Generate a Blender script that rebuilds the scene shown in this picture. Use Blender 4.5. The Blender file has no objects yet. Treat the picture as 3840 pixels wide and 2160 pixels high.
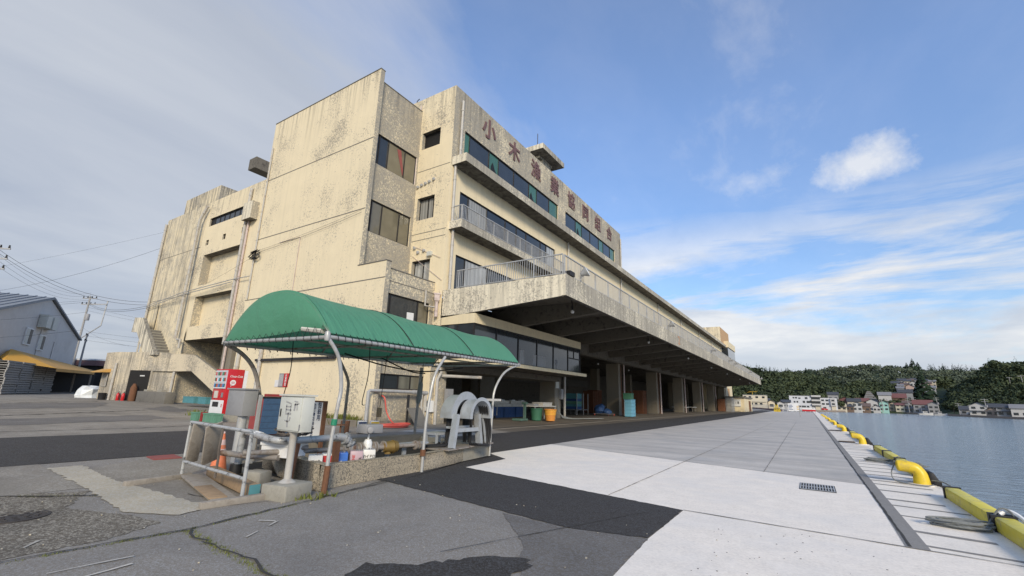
import bpy, bmesh, math, random
from mathutils import Vector, Matrix
random.seed(7)
C = bpy.context.scene.collection
R = math.radians
V = Vector

# ------------------------------------------------------------------ ground profile
def gz(x):
    if x > -8: return 0.0
    if x > -16: return .22*(-8-x)/8
    if x > -150: return .22+.004*(-16-x)
    return .756

# ------------------------------------------------------------------ node materials
class NB:
    def __init__(s, name, world=None):
        if world: s.nt = world.node_tree
        else:
            s.m = bpy.data.materials.new(name); s.m.use_nodes = True; s.nt = s.m.node_tree
            s.b = s.nt.nodes['Principled BSDF']
    def n(s, t, props=None, **inp):
        o = s.nt.nodes.new('ShaderNode'+t)
        for k, v in (props or {}).items(): setattr(o, k, v)
        for k, v in inp.items():
            k = k.replace('_', ' ')
            i = o.inputs[int(k[1:])] if k[0] == 'i' and k[1:].isdigit() else o.inputs[k]
            s.put(i, v)
        return o
    def put(s, i, v):
        if hasattr(v, 'is_output'): s.nt.links.new(v, i)
        elif hasattr(v, 'outputs'): s.nt.links.new(v.outputs[0], i)
        else: i.default_value = v
    def noise(s, vec, scale, detail=4, rough=.6, dist=0):
        return s.n('TexNoise', Vector=vec, Scale=scale, Detail=detail, Roughness=rough, Distortion=dist).outputs['Fac']
    def ramp(s, fac, a, b, ca=(0,0,0,1), cb=(1,1,1,1)):
        r = s.n('ValToRGB', Fac=fac); e = r.color_ramp.elements
        e[0].position = a; e[0].color = ca; e[1].position = b; e[1].color = cb
        return r.outputs[0]
    def math(s, op, a, b=0.0, clamp=False):
        return s.n('Math', {'operation': op, 'use_clamp': clamp}, i0=a, i1=b).outputs[0]
    def mix(s, f, a, b):
        o = s.nt.nodes.new('ShaderNodeMix'); o.data_type = 'RGBA'
        s.put(o.inputs[0], f); s.put(o.inputs[6], a); s.put(o.inputs[7], b)
        return o.outputs[2]
    def mapr(s, x, a, b, c=0., d=1.):
        return s.n('MapRange', Value=x, i1=a, i2=b, i3=c, i4=d).outputs[0]
    def scale(s, vec, sc):
        return s.n('Mapping', Vector=vec, Scale=sc).outputs[0]
    def bump(s, h, strength=.3, dist=.02):
        b = s.n('Bump', Height=h, Strength=strength, Distance=dist); s.put(s.b.inputs['Normal'], b.outputs[0])

def col(c): return (c[0], c[1], c[2], 1)
M = {}
def simple(name, c, rough=.7, var=.12, scale=3., metal=0., bump=0., spec=.4, dirt=None, dirt_amt=.5, dscale=2.5):
    """paint, plastic, wood or metal with blotchy value change and optional dirt or rust"""
    g = NB(name); P = g.n('TexCoord').outputs['Object']
    f = g.noise(P, scale, 6)
    base = g.mix(f, col([x*(1-var) for x in c]), col([min(1, x*(1+var)) for x in c]))
    if dirt:
        d = g.ramp(g.noise(P, dscale, 8, .7, .4), .52, .66)
        base = g.mix(g.math('MULTIPLY', d, dirt_amt), base, col(dirt))
    g.put(g.b.inputs['Base Color'], base); g.b.inputs['Metallic'].default_value = metal
    g.b.inputs['Specular IOR Level'].default_value = spec
    g.put(g.b.inputs['Roughness'], g.mapr(g.noise(P, scale*2.3, 3), .3, .7, max(0, rough-.1), min(1, rough+.1)))
    if bump: g.bump(g.noise(P, scale*8, 5), bump)
    M[name] = g.m; return g.m

def wall_mat(name, paint, peel=0., grime=.55, east=.1, drip=0.):
    """cream paint peeling off concrete, streaked under the parapets, dark on undersides"""
    g = NB(name); geo = g.n('NewGeometry'); P = geo.outputs['Position']
    nx = g.n('SeparateXYZ', Vector=geo.outputs['Normal'])
    z = g.n('SeparateXYZ', Vector=P).outputs[2]
    big = g.noise(P, .3, 4, .6); fine = g.noise(P, 10.5, 8, .72, .5); mid = g.noise(P, 1.1, 5, .6)
    ex = g.math('MAXIMUM', nx.outputs[0], 0.)
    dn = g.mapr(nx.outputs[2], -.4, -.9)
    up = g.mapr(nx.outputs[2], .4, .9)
    pv = g.math('ADD', g.math('ADD', g.math('MULTIPLY', fine, .8), .1), g.math('MULTIPLY', g.math('SUBTRACT', big, .5), .5))
    pv = g.math('ADD', pv, g.math('MULTIPLY', g.math('SUBTRACT', mid, .5), .16))
    sx_ = g.n('SeparateXYZ', Vector=P).outputs[0]
    prot = g.math('MULTIPLY', g.math('MULTIPLY', g.mapr(sx_, -16.0, -15.9), g.mapr(sx_, -15.6, -15.7)), g.math('MULTIPLY', g.mapr(z, 14.5, 14.4), g.mapr(z, 6.9, 7.1)))
    ex0 = g.math('MULTIPLY', g.math('MAXIMUM', nx.outputs[0], 0.), g.math('SUBTRACT', 1., g.math('MULTIPLY', prot, 1.6)))
    pv = g.math('ADD', pv, g.math('MULTIPLY', ex0, east))
    pv = g.math('ADD', pv, peel)
    mask = g.ramp(pv, .556, .612)
    worm = g.ramp(g.noise(P, 7., 4, .6, 1.2), .44, .58)
    stx = g.scale(P, (4.6, 4.6, .2))
    st = g.ramp(g.noise(stx, 1.0, 7, .62), .46, .68)
    top = g.mapr(z, 16.6, 19.6); band = g.math('ADD', g.math('MULTIPLY', top, .85), g.math('MULTIPLY', big, .27))
    band = g.math('ADD', band, g.math('MULTIPLY', g.mapr(sx_, -45.9, -46.1), .8))
    if drip: band = g.math('ADD', band, drip)
    stm = g.math('MULTIPLY', st, band, True)
    ex = g.math('MULTIPLY', ex, g.math('SUBTRACT', 1., prot))
    pc = g.mix(mid, col([x*.82 for x in paint]), col(paint))
    pc = g.mix(g.math('MULTIPLY', big, .35), pc, col((paint[0]*.8, paint[1]*.82, paint[2]*.95)))
    pc = g.mix(g.math('MULTIPLY', g.mapr(sx_, -45.9, -46.1), g.ramp(mid, .42, .85)), pc, (.40,.375,.32,1))
    conc = g.mix(fine, (.12, .11, .095, 1), (.36, .33, .28, 1))
    c = g.mix(g.math('MULTIPLY', mask, .72), pc, conc)
    c = g.mix(g.math('MULTIPLY', g.math('MULTIPLY', worm, ex), grime), c, (.27, .26, .235, 1))
    c = g.mix(g.math('MULTIPLY', stm, .75), c, (.13, .122, .11, 1))
    # darker patches towards the foot
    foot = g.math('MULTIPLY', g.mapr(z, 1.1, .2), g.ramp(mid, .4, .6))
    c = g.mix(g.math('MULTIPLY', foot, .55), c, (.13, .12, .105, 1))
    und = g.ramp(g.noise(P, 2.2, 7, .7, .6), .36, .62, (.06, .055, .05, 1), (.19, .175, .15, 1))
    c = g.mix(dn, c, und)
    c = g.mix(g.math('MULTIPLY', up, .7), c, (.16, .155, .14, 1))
    g.put(g.b.inputs['Base Color'], c); g.b.inputs['Roughness'].default_value = .88
    g.b.inputs['Specular IOR Level'].default_value = .2
    h = g.math('ADD', g.math('MULTIPLY', mask, -.5), g.math('MULTIPLY', fine, .6)); g.bump(h, .55, .02)
    M[name] = g.m
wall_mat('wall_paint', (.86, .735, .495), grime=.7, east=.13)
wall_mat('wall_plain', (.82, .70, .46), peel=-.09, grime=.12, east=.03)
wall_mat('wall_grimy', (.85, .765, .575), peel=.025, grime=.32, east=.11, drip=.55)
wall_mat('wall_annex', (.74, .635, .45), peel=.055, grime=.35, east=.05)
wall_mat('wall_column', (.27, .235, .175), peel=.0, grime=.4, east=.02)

def ground_mat(name, c0_, pebble=None, stain=(.05, .05, .05), pscale=60., samt=.4, streak=None, bump=.4, rough=.9):
    c = (c0_[0]*1.08, c0_[1], c0_[2]*.90)
    g = NB(name); P = g.n('NewGeometry').outputs['Position']
    big = g.noise(P, .55, 6, .62, .3); fine = g.noise(P, 26., 6, .75); mid = g.noise(P, 3.2, 7, .65)
    b = g.mix(fine, col([x*.62 for x in c]), col([x*1.4 for x in c]))
    b = g.mix(g.math('MULTIPLY', g.ramp(mid, .42, .66), .35), b, col([x*1.25 for x in c]))
    if pebble:
        vo = g.n('TexVoronoi', Vector=P, Scale=pscale); 
        b = g.mix(g.math('MULTIPLY', g.ramp(vo.outputs['Distance'], .42, .18), g.ramp(g.n('SeparateColor', Color=vo.outputs['Color']).outputs[0], .45, .6)), b, col(pebble))
    b = g.mix(g.math('MULTIPLY', g.ramp(big, .46, .68), samt), b, col(stain))
    if streak:
        s = g.ramp(g.noise(g.scale(P, streak), 1., 7, .65), .40, .68)
        b = g.mix(g.math('MULTIPLY', s, .6), b, col([x*.62 for x in c]))
    g.put(g.b.inputs['Base Color'], b); g.b.inputs['Specular IOR Level'].default_value = .25
    g.put(g.b.inputs['Roughness'], g.mapr(big, .3, .7, rough-.12, rough+.06))
    g.bump(g.math('ADD', fine, g.math('MULTIPLY', mid, .5)), bump, .008)
    M[name] = g.m
ground_mat('old_asphalt', (.205, .197, .184), pebble=(.31, .30, .28), samt=.38, stain=(.115, .11, .105), pscale=75)
ground_mat('yard_concrete', (.235, .225, .205), pebble=(.34, .32, .28), samt=.4, stain=(.13, .12, .11), pscale=40, streak=(.5, .9, 1))
ground_mat('rough_aggregate', (.125, .116, .10), pebble=(.33, .30, .245), samt=.35, pscale=40, bump=.9)
ground_mat('pale_patch', (.40, .375, .31), pebble=(.50, .47, .40), samt=.45, stain=(.27, .255, .22), pscale=42)
ground_mat('new_asphalt', (.040, .038, .038), pebble=(.085, .085, .085), samt=.25, stain=(.055, .053, .05), pscale=70, rough=.95)
ground_mat('tar_patch', (.036, .034, .033), pebble=(.08,.08,.08), samt=.5, stain=(.07,.068,.065), rough=.9)
ground_mat('grey_asphalt', (.14, .136, .13), pebble=(.21, .205, .20), samt=.3, pscale=60)
ground_mat('new_concrete', (.76, .745, .715), samt=.45, stain=(.66, .645, .62), bump=.10)
ground_mat('worn_concrete', (.50, .50, .495), samt=.6, stain=(.36, .36, .355), streak=(.16, 1.3, 1), bump=.15)
ground_mat('edge_concrete', (.74, .73, .70), samt=.35, stain=(.58, .57, .55), bump=.12)
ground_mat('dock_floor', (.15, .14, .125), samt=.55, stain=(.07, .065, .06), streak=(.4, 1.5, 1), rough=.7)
ground_mat('slab_line', (.22, .22, .215), samt=.4)
ground_mat('dark_joint', (.055, .055, .055), samt=.2)
ground_mat('band_grey', (.24, .245, .25), samt=.3, stain=(.18, .18, .185))
ground_mat('tank_concrete', (.37, .34, .275), pebble=(.15, .135, .11), samt=.35, stain=(.2, .18, .145), pscale=58, bump=.9)
ground_mat('kerb_concrete', (.22, .21, .19), samt=.4)
ground_mat('chalk', (.50, .50, .48), samt=.75, stain=(.17, .17, .16))
ground_mat('soil', (.10, .115, .06), samt=.4)

def glass_mat(name, c, rough=.06, wav=0., spec=.5):
    g = NB(name); P = g.n('NewGeometry').outputs['Position']
    base = g.mix(g.noise(P, .9, 3), col([x*.6 for x in c]), col([x*1.5 for x in c]))
    if wav:
        w = g.n('TexWave', {'wave_type': 'BANDS', 'bands_direction': 'DIAGONAL'}, Vector=g.scale(P, (1, 1, .02)), Scale=wav, Distortion=3.)
        base = g.mix(g.math('MULTIPLY', w.outputs[1], .55), base, col([x*.35 for x in c]))
    g.put(g.b.inputs['Base Color'], base); g.b.inputs['Roughness'].default_value = rough
    g.b.inputs['Specular IOR Level'].default_value = spec
    g.b.inputs['Coat Weight'].default_value = .3; g.b.inputs['Coat Roughness'].default_value = .04
    g.bump(g.noise(P, .7, 2), .06, .05)
    M[name] = g.m
glass_mat('glass_dark', (.028, .033, .038))
glass_mat('glass_warm', (.15, .135, .095), rough=.08)
glass_mat('glass_curtain', (.42, .43, .42), rough=.3, wav=1.6)
glass_mat('glass_lattice', (.30, .30, .28), rough=.3, wav=2.6)
glass_mat('glass_green', (.045, .125, .085), rough=.25)
glass_mat('glass_frost', (.16, .155, .12), rough=.3, wav=.9)
simple('frame_black', (.022, .02, .02), .45)
simple('louver_black', (.012, .012, .012), .6)
simple('galv', (.42, .42, .41), .45, .18, 9, metal=.2, dirt=(.24, .2, .16), dirt_amt=.5, bump=.04)
simple('galv_plate', (.40, .425, .455), .5, .16, 7, metal=.3, dirt=(.3, .3, .29), dirt_amt=.6)
simple('pipe_white', (.45, .43, .39), .5, .12, 6, dirt=(.30, .21, .14), dirt_amt=.55)
simple('pipe_pink', (.52, .43, .40), .55, .14, 5, dirt=(.24, .17, .13), dirt_amt=.5)
simple('pipe_peel', (.43, .435, .43), .45, .14, 6, metal=.2, dirt=(.02, .02, .02), dirt_amt=.97, dscale=6.5)
simple('rust', (.16, .075, .04), .9, .4, 14, bump=.2, dirt=(.06, .035, .025))
simple('pipe_rusty', (.30, .27, .24), .6, .25, 9, metal=.2, dirt=(.13, .06, .03), dirt_amt=.95, dscale=5)
simple('brass', (.32, .21, .07), .45, .3, 9, metal=.5, dirt=(.12, .09, .05))
simple('black_rubber', (.018, .018, .02), .55, .25, 8)
simple('black_cable', (.012, .012, .012), .6)
simple('rope_grey', (.20, .21, .205), .95, .35, 30, bump=.3)
simple('rope_brown', (.12, .10, .085), .95, .3, 30)
simple('hose_red', (.62, .10, .075), .5, .12, 5, dirt=(.45, .18, .15), dirt_amt=.4)
simple('red_paint', (.50, .018, .022), .3, .08, 2)
simple('white_paint', (.74, .74, .73), .45, .05, 4, dirt=(.55, .52, .47), dirt_amt=.3)
simple('cabinet_cream', (.55, .555, .50), .5, .05, 3, dirt=(.40, .40, .36), dirt_amt=.35)
simple('cabinet_grey', (.285, .285, .29), .5, .08, 5, dirt=(.21, .21, .215), dirt_amt=.5)
simple('scrub_grey', (.32, .32, .32), .7, .2, 12, dirt=(.5, .5, .46), dirt_amt=.8, dscale=14)
simple('concrete_block', (.33, .31, .26), .95, .2, 12, bump=.5, dirt=(.2, .185, .155), dscale=6)
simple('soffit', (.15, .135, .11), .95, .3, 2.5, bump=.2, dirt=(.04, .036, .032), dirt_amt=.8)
simple('concrete_dark', (.17, .16, .14), .95, .25, 5, bump=.3, dirt=(.09, .085, .075))
simple('wood_grey', (.31, .275, .23), .9, .3, 11, bump=.25, dirt=(.15, .115, .085), dscale=6)
simple('wood_warm', (.34, .235, .14), .9, .25, 9, bump=.2, dirt=(.2, .14, .09), dscale=5)
simple('wood_pallet', (.18, .075, .038), .85, .3, 6, dirt=(.08, .045, .03), dscale=3)
simple('pallet_grey', (.30, .29, .275), .9, .25, 6, dirt=(.16, .155, .15), dscale=4)
simple('pallet_stack_grey', (.27, .275, .28), .9, .3, 9, dirt=(.12, .12, .12), dscale=5)
simple('dark_gap', (.018, .017, .016), .95)  # near-black, also painted in as shade where openings are unlit
simple('blue_shed', (.052, .105, .185), .75, .2, 5, dirt=(.035, .06, .1), dscale=8)
simple('red_shed', (.34, .065, .06), .75, .2, 5, dirt=(.22, .04, .04), dscale=7)
simple('red_box', (.28, .025, .025), .6, .25, 6, dirt=(.12, .05, .04))
simple('crate_green', (.12, .27, .185), .5, .12, 4)
simple('crate_teal', (.085, .25, .28), .55, .2, 4)
simple('crate_blue', (.035, .085, .21), .5, .15, 4)
simple('crate_sky', (.15, .37, .50), .5, .12, 4)
simple('crate_dkgreen', (.045, .15, .09), .6, .2, 4)
simple('tub_white', (.60, .57, .50), .6, .12, 5, dirt=(.4, .37, .31), dirt_amt=.5)
simple('basket_orange', (.62, .25, .05), .5, .08, 4)
simple('basket_yellow', (.80, .45, .06), .5, .08, 4)
simple('scale_green', (.09, .16, .13), .6, .2, 4, dirt=(.1, .07, .05))
simple('yellow_paint', (.72, .51, .03), .38, .10, 3, dirt=(.34, .25, .10), dirt_amt=.5, dscale=7)
simple('yellow_kerb', (.72, .60, .06), .5, .14, 4, dirt=(.34, .30, .13), dirt_amt=.65, dscale=4)
simple('letter_maroon', (.15, .085, .085), .8, .2, 6, dirt=(.2, .13, .11), dirt_amt=.4, dscale=5)
simple('faded_orange', (.50, .20, .08), .85, .2, 8, dirt=(.45, .38, .3), dirt_amt=.8, dscale=9)
simple('ink_black', (.015, .015, .015), .7)
simple('ink_navy', (.04, .06, .12), .7)
simple('ink_grey', (.22, .22, .23), .7)
simple('sign_white', (.72, .72, .71), .5, .05, 4, dirt=(.5, .48, .44), dirt_amt=.3)
simple('cone_orange', (.70, .20, .09), .6, .1, 5, dirt=(.6, .3, .22))
simple('cone_band', (.68, .48, .45), .5, .15, 8)
simple('iron_dark', (.06, .052, .048), .6, .3, 16, metal=.4, dirt=(.11, .07, .05), bump=.3)
simple('lid_red', (.27, .08, .07), .85, .2, 8)
simple('green_tape', (.02, .22, .12), .5)
simple('can_white', (.68, .66, .62), .4, .08, 5, dirt=(.45, .36, .28), dirt_amt=.4)
simple('can_blue', (.05, .16, .52), .4, .1, 5)
simple('can_pink', (.46, .33, .36), .4, .1, 5)
simple('can_yellow', (.66, .42, .05), .4, .1, 5)
simple('can_red', (.52, .04, .04), .4, .1, 5)
simple('shed_metal', (.60, .575, .54), .6, .10, 1.4, dirt=(.48, .46, .43), dirt_amt=.5, dscale=.5)
simple('roof_metal', (.24, .26, .28), .55, .15, 1.5, metal=.2)
simple('tarp_orange', (.62, .33, .05), .7, .12, 1.2)
simple('tarp_fade', (.54, .31, .09), .8, .2, 1.5, dirt=(.3, .23, .13))
simple('clear_sheet', (.62, .64, .64), .3, .35, 3.)
simple('pole_concrete', (.33, .32, .305), .9, .15, 5)
simple('tan_wall', (.50, .32, .17), .85, .15, 1.5, dirt=(.4, .28, .17))
simple('lamp_glass', (.75, .75, .72), .15, .1, 6, spec=.8)
simple('bulb_white', (.62, .62, .6), .25)
simple('slope_concrete', (.20, .185, .165), .95, .35, .4, dirt=(.1, .095, .08), dscale=.3)
simple('seawall', (.25, .205, .17), .95, .3, 1.3, dirt=(.11, .085, .065))
simple('bark', (.08, .062, .048), .95, .3, 3)
simple('machine_display', (.52, .56, .60), .2, .2, 6)

g = NB('tent_green'); P = g.n('TexCoord').outputs['Object']
f = g.noise(P, 1.6, 5); c = g.mix(f, (.078, .275, .155, 1), (.125, .36, .22, 1))
sc = g.ramp(g.noise(g.scale(P, (14, 1.2, 14)), 1.3, 6, .7), .66, .74); c = g.mix(g.math('MULTIPLY', sc, .35), c, (.45, .62, .5, 1))
g.put(g.b.inputs['Base Color'], c); g.b.inputs['Roughness'].default_value = .55
tr = g.n('BsdfTranslucent', Color=(.09, .36, .23, 1)); mx = g.n('MixShader', Fac=.22, i1=g.b.outputs[0], i2=tr.outputs[0])
g.put(g.nt.nodes['Material Output'].inputs[0], mx.outputs[0]); wr = g.math('ADD', g.noise(g.scale(P, (1., 4.5, 1.)), 1.2, 5, .55, .8), g.math('MULTIPLY', g.noise(P, 9., 3), .2)); g.bump(wr, .6, .07)
M['tent_green'] = g.m

def leaf_mat(name, a, b, scale=.09):
    g = NB(name); P = g.n('NewGeometry').outputs['Position']
    f = g.math('ADD', g.math('MULTIPLY', g.noise(P, scale, 3), .6), g.math('MULTIPLY', g.noise(P, scale*9, 4), .4))
    g.put(g.b.inputs['Base Color'], g.ramp(f, .36, .66, col(a), col(b))); g.b.inputs['Roughness'].default_value = .75
    g.b.inputs['Specular IOR Level'].default_value = .2
    M[name] = g.m
leaf_mat('forest_leaf', (.030, .044, .024), (.086, .106, .048), .035)  # green lifted slightly, a little haze put into the colour
leaf_mat('hazy_leaf', (.052, .072, .055), (.125, .145, .090), .03)  # lighter, greyer green: distance haze painted into the far ridge leaves
leaf_mat('conifer_leaf', (.010, .022, .013), (.034, .055, .026), .1)
leaf_mat('shrub_leaf', (.03, .06, .015), (.11, .15, .04), .3)
leaf_mat('weed_leaf', (.09, .11, .03), (.26, .27, .07), 3.)
leaf_mat('hill_soil', (.02, .032, .014), (.06, .075, .03), .02)

g = NB('water'); P = g.n('NewGeometry').outputs['Position']
g.b.inputs['Base Color'].default_value = (.21, .26, .29, 1); g.b.inputs['Roughness'].default_value = .14
g.b.inputs['IOR'].default_value = 1.33
h = g.math('ADD', g.noise(g.scale(P, (.7, 1.5, 1)), 1.1, 5, .6, .5), g.math('MULTIPLY', g.noise(g.scale(P, (.16, .30, 1)), 1., 4, .55, .6), .6))
g.bump(h, .9, .16); M['water'] = g.m

# ------------------------------------------------------------------ mesh builder
ORG = {}
class MB:
    def __init__(s): s.v = []; s.f = []
    def add(s, vs, fs):
        o = len(s.v); s.v += [V(p) for p in vs]; s.f += [tuple(i+o for i in f) for f in fs]; return s
    def box(s, x0, x1, y0, y1, z0, z1):
        return s.add([(x0,y0,z0),(x1,y0,z0),(x1,y1,z0),(x0,y1,z0),(x0,y0,z1),(x1,y0,z1),(x1,y1,z1),(x0,y1,z1)],
                     [(0,3,2,1),(4,5,6,7),(0,1,5,4),(1,2,6,5),(2,3,7,6),(3,0,4,7)])
    def obox(s, c, size, rz=0, rx=0, ry=0):
        m = Matrix.Translation(c) @ Matrix.Rotation(rz,4,'Z') @ Matrix.Rotation(ry,4,'Y') @ Matrix.Rotation(rx,4,'X')
        a, b, d = [q/2 for q in size]
        vs = [m @ V(p) for p in [(-a,-b,-d),(a,-b,-d),(a,b,-d),(-a,b,-d),(-a,-b,d),(a,-b,d),(a,b,d),(-a,b,d)]]
        return s.add(vs, [(0,3,2,1),(4,5,6,7),(0,1,5,4),(1,2,6,5),(2,3,7,6),(3,0,4,7)])
    def bar(s, a, b, w, t, up=(0,0,1)):
        a, b = V(a), V(b); d = (b-a).normalized(); u = V(up)
        if abs(d.dot(u)) > .95: u = V((1,0,0))
        x = d.cross(u).normalized(); y = x.cross(d).normalized(); x *= w/2; y *= t/2
        return s.add([a-x-y,a+x-y,a+x+y,a-x+y,b-x-y,b+x-y,b+x+y,b-x+y],
                     [(0,1,2,3),(7,6,5,4),(0,4,5,1),(1,5,6,2),(2,6,7,3),(3,7,4,0)])
    def tube(s, pts, r, n=8, closed=False):
        pts = [V(p) for p in pts]; k = len(pts); rs = r if isinstance(r, (list, tuple)) else [r]*k
        o = len(s.v); prev = None
        for i, p in enumerate(pts):
            if closed: d = pts[(i+1) % k]-pts[i-1]
            else: d = pts[min(i+1, k-1)]-pts[max(i-1, 0)]
            d.normalize()
            if prev is None:
                u = V((0,0,1)) if abs(d.z) < .9 else V((1,0,0)); x = d.cross(u).normalized()
            else:
                x = (prev - d*prev.dot(d)).normalized()
            y = d.cross(x); prev = x
            for j in range(n):
                a = 2*math.pi*j/n; s.v.append(p+(x*math.cos(a)+y*math.sin(a))*rs[i])
        for i in range(k if closed else k-1):
            i2 = (i+1) % k
            for j in range(n):
                j2 = (j+1) % n; s.f.append((o+i*n+j, o+i*n+j2, o+i2*n+j2, o+i2*n+j))
        if not closed:
            s.f.append(tuple(o+j for j in range(n-1,-1,-1))); s.f.append(tuple(o+(k-1)*n+j for j in range(n)))
        return s
    def lathe(s, c, prof, n=14, axis='Z', rot=None):
        o = len(s.v); c = V(c)
        for (r, h) in prof:
            for j in range(n):
                a = 2*math.pi*j/n; q = V((r*math.cos(a), r*math.sin(a), h))
                if axis == 'X': q = V((q.z, q.x, q.y))
                if axis == 'Y': q = V((q.y, q.z, q.x))
                if rot: q = rot @ q
                s.v.append(c+q)
        for i in range(len(prof)-1):
            for j in range(n):
                j2 = (j+1) % n; s.f.append((o+i*n+j, o+i*n+j2, o+(i+1)*n+j2, o+(i+1)*n+j))
        s.f.append(tuple(o+j for j in range(n-1,-1,-1))); s.f.append(tuple(o+(len(prof)-1)*n+j for j in range(n)))
        return s
    def ball(s, c, r, n=10, sz=1.):
        k = max(4, n//2); return s.lathe(c, [(max(1e-3, r*math.sin(math.pi*i/k)), -r*sz*math.cos(math.pi*i/k)) for i in range(k+1)], n)
    def prism(s, base, vec):
        b = [V(p) for p in base]; v = V(vec); n = len(b)
        return s.add(b+[p+v for p in b], [tuple(range(n-1,-1,-1)), tuple(range(n,2*n))]+[(i,(i+1)%n,n+(i+1)%n,n+i) for i in range(n)])
    def quad(s, *p): return s.add(p, [tuple(range(len(p)))])
    def face(s, axis, pl, u0, u1, z0, z1, holes=(), sign=-1):
        """wall face on the plane Y=pl (axis 'Y', facing -Y) or X=pl (axis 'X', facing +X) with recessed openings"""
        us = sorted({u0,u1,*[h[0] for h in holes],*[h[1] for h in holes]}); zs = sorted({z0,z1,*[h[2] for h in holes],*[h[3] for h in holes]})
        us = [u for u in us if u0 <= u <= u1]; zs = [q for q in zs if z0 <= q <= z1]
        pt = (lambda u, z, d=0: (u, pl+d, z)) if axis == 'Y' else (lambda u, z, d=0: (pl-d, u, z))
        for i in range(len(us)-1):
            for j in range(len(zs)-1):
                uc, zc = (us[i]+us[i+1])/2, (zs[j]+zs[j+1])/2
                if any(h[0] < uc < h[1] and h[2] < zc < h[3] for h in holes): continue
                s.quad(pt(us[i],zs[j]), pt(us[i+1],zs[j]), pt(us[i+1],zs[j+1]), pt(us[i],zs[j+1]))
        for h in holes:
            a, b, c, d = h[:4]; dp = h[4] if len(h) > 4 else .14
            s.quad(pt(a,c), pt(b,c), pt(b,c,dp), pt(a,c,dp)); s.quad(pt(a,d), pt(a,d,dp), pt(b,d,dp), pt(b,d))
            s.quad(pt(a,c), pt(a,c,dp), pt(a,d,dp), pt(a,d)); s.quad(pt(b,c), pt(b,d), pt(b,d,dp), pt(b,c,dp))
            s.quad(pt(a,c,dp), pt(b,c,dp), pt(b,d,dp), pt(a,d,dp))
    def block(s, x0, x1, y0, y1, z0, z1, S=(), E=()):
        s.face('Y', y0, x0, x1, z0, z1, S); s.face('X', x1, y0, y1, z0, z1, E)
        s.quad((x0,y1,z0),(x0,y0,z0),(x0,y0,z1),(x0,y1,z1)); s.quad((x1,y1,z0),(x0,y1,z0),(x0,y1,z1),(x1,y1,z1))
        s.quad((x0,y0,z1),(x1,y0,z1),(x1,y1,z1),(x0,y1,z1)); s.quad((x0,y1,z0),(x1,y1,z0),(x1,y0,z0),(x0,y0,z0))
    def build(s, name, mat, parent=None, loc=None, bevel=0., smooth=True, wts=True):
        me = bpy.data.meshes.new(name)
        org = ORG[parent.name] if parent else (V(loc) if loc is not None else V((0,0,0)))
        me.from_pydata([p-org for p in s.v], [], s.f)
        bm = bmesh.new(); bm.from_mesh(me)
        if wts: bmesh.ops.remove_doubles(bm, verts=bm.verts, dist=1e-4)
        if wts: bmesh.ops.recalc_face_normals(bm, faces=bm.faces)
        if bevel:
            es = [e for e in bm.edges if len(e.link_faces) == 2 and e.calc_face_angle(0) > .6]
            bmesh.ops.bevel(bm, geom=es, offset=bevel, segments=2, affect='EDGES', profile=.5)
        bm.to_mesh(me); bm.free()
        if smooth:
            me.shade_smooth(); me.set_sharp_from_angle(angle=R(38))
        me.materials.append(M[mat]); o = bpy.data.objects.new(name, me); C.objects.link(o)
        ORG[o.name] = org
        if parent: o.parent = parent
        else: o.location = org
        return o

def each(mb, name, mat, parent):
    """build every separate piece of mb as an object of its own"""
    par = list(range(len(mb.v)))
    def find(i):
        while par[i] != i: par[i] = par[par[i]]; i = par[i]
        return i
    for f in mb.f:
        for i in f[1:]: par[find(i)] = find(f[0])
    gr = {}
    for f in mb.f: gr.setdefault(find(f[0]), []).append(f)
    for fs in gr.values():
        ids = sorted({i for f in fs for i in f}); mp = {i: k for k, i in enumerate(ids)}
        m = MB(); m.add([mb.v[i] for i in ids], [tuple(mp[i] for i in f) for f in fs]); m.build(name, mat, parent)
def tag(o, label, cat, group=None):
    o['label'] = label; o['category'] = cat
    if group: o['group'] = group
    return o
def thing(name, label, cat, loc=(0,0,0), group=None):
    o = bpy.data.objects.new(name, None); C.objects.link(o); o.location = loc; o.empty_display_size = .3
    ORG[o.name] = V(loc); return tag(o, label, cat, group)
def struct(o): o['kind'] = 'structure'; return o
def stuff(o): o['kind'] = 'stuff'; return o
def copy_tree(o, loc, rz=0., label=None, group=None):
    c = o.copy(); C.objects.link(c); c.location = loc; c.rotation_euler = (0,0,rz)
    if label: c['label'] = label
    if group: c['group'] = group
    for ch in o.children:
        d = ch.copy(); C.objects.link(d); d.parent = c
        for gc in ch.children:
            e = gc.copy(); C.objects.link(e); e.parent = d
    return c
def place(o, loc, rz=0.): o.location = loc; o.rotation_euler = (0,0,rz); ORG[o.name] = V(loc)
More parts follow.
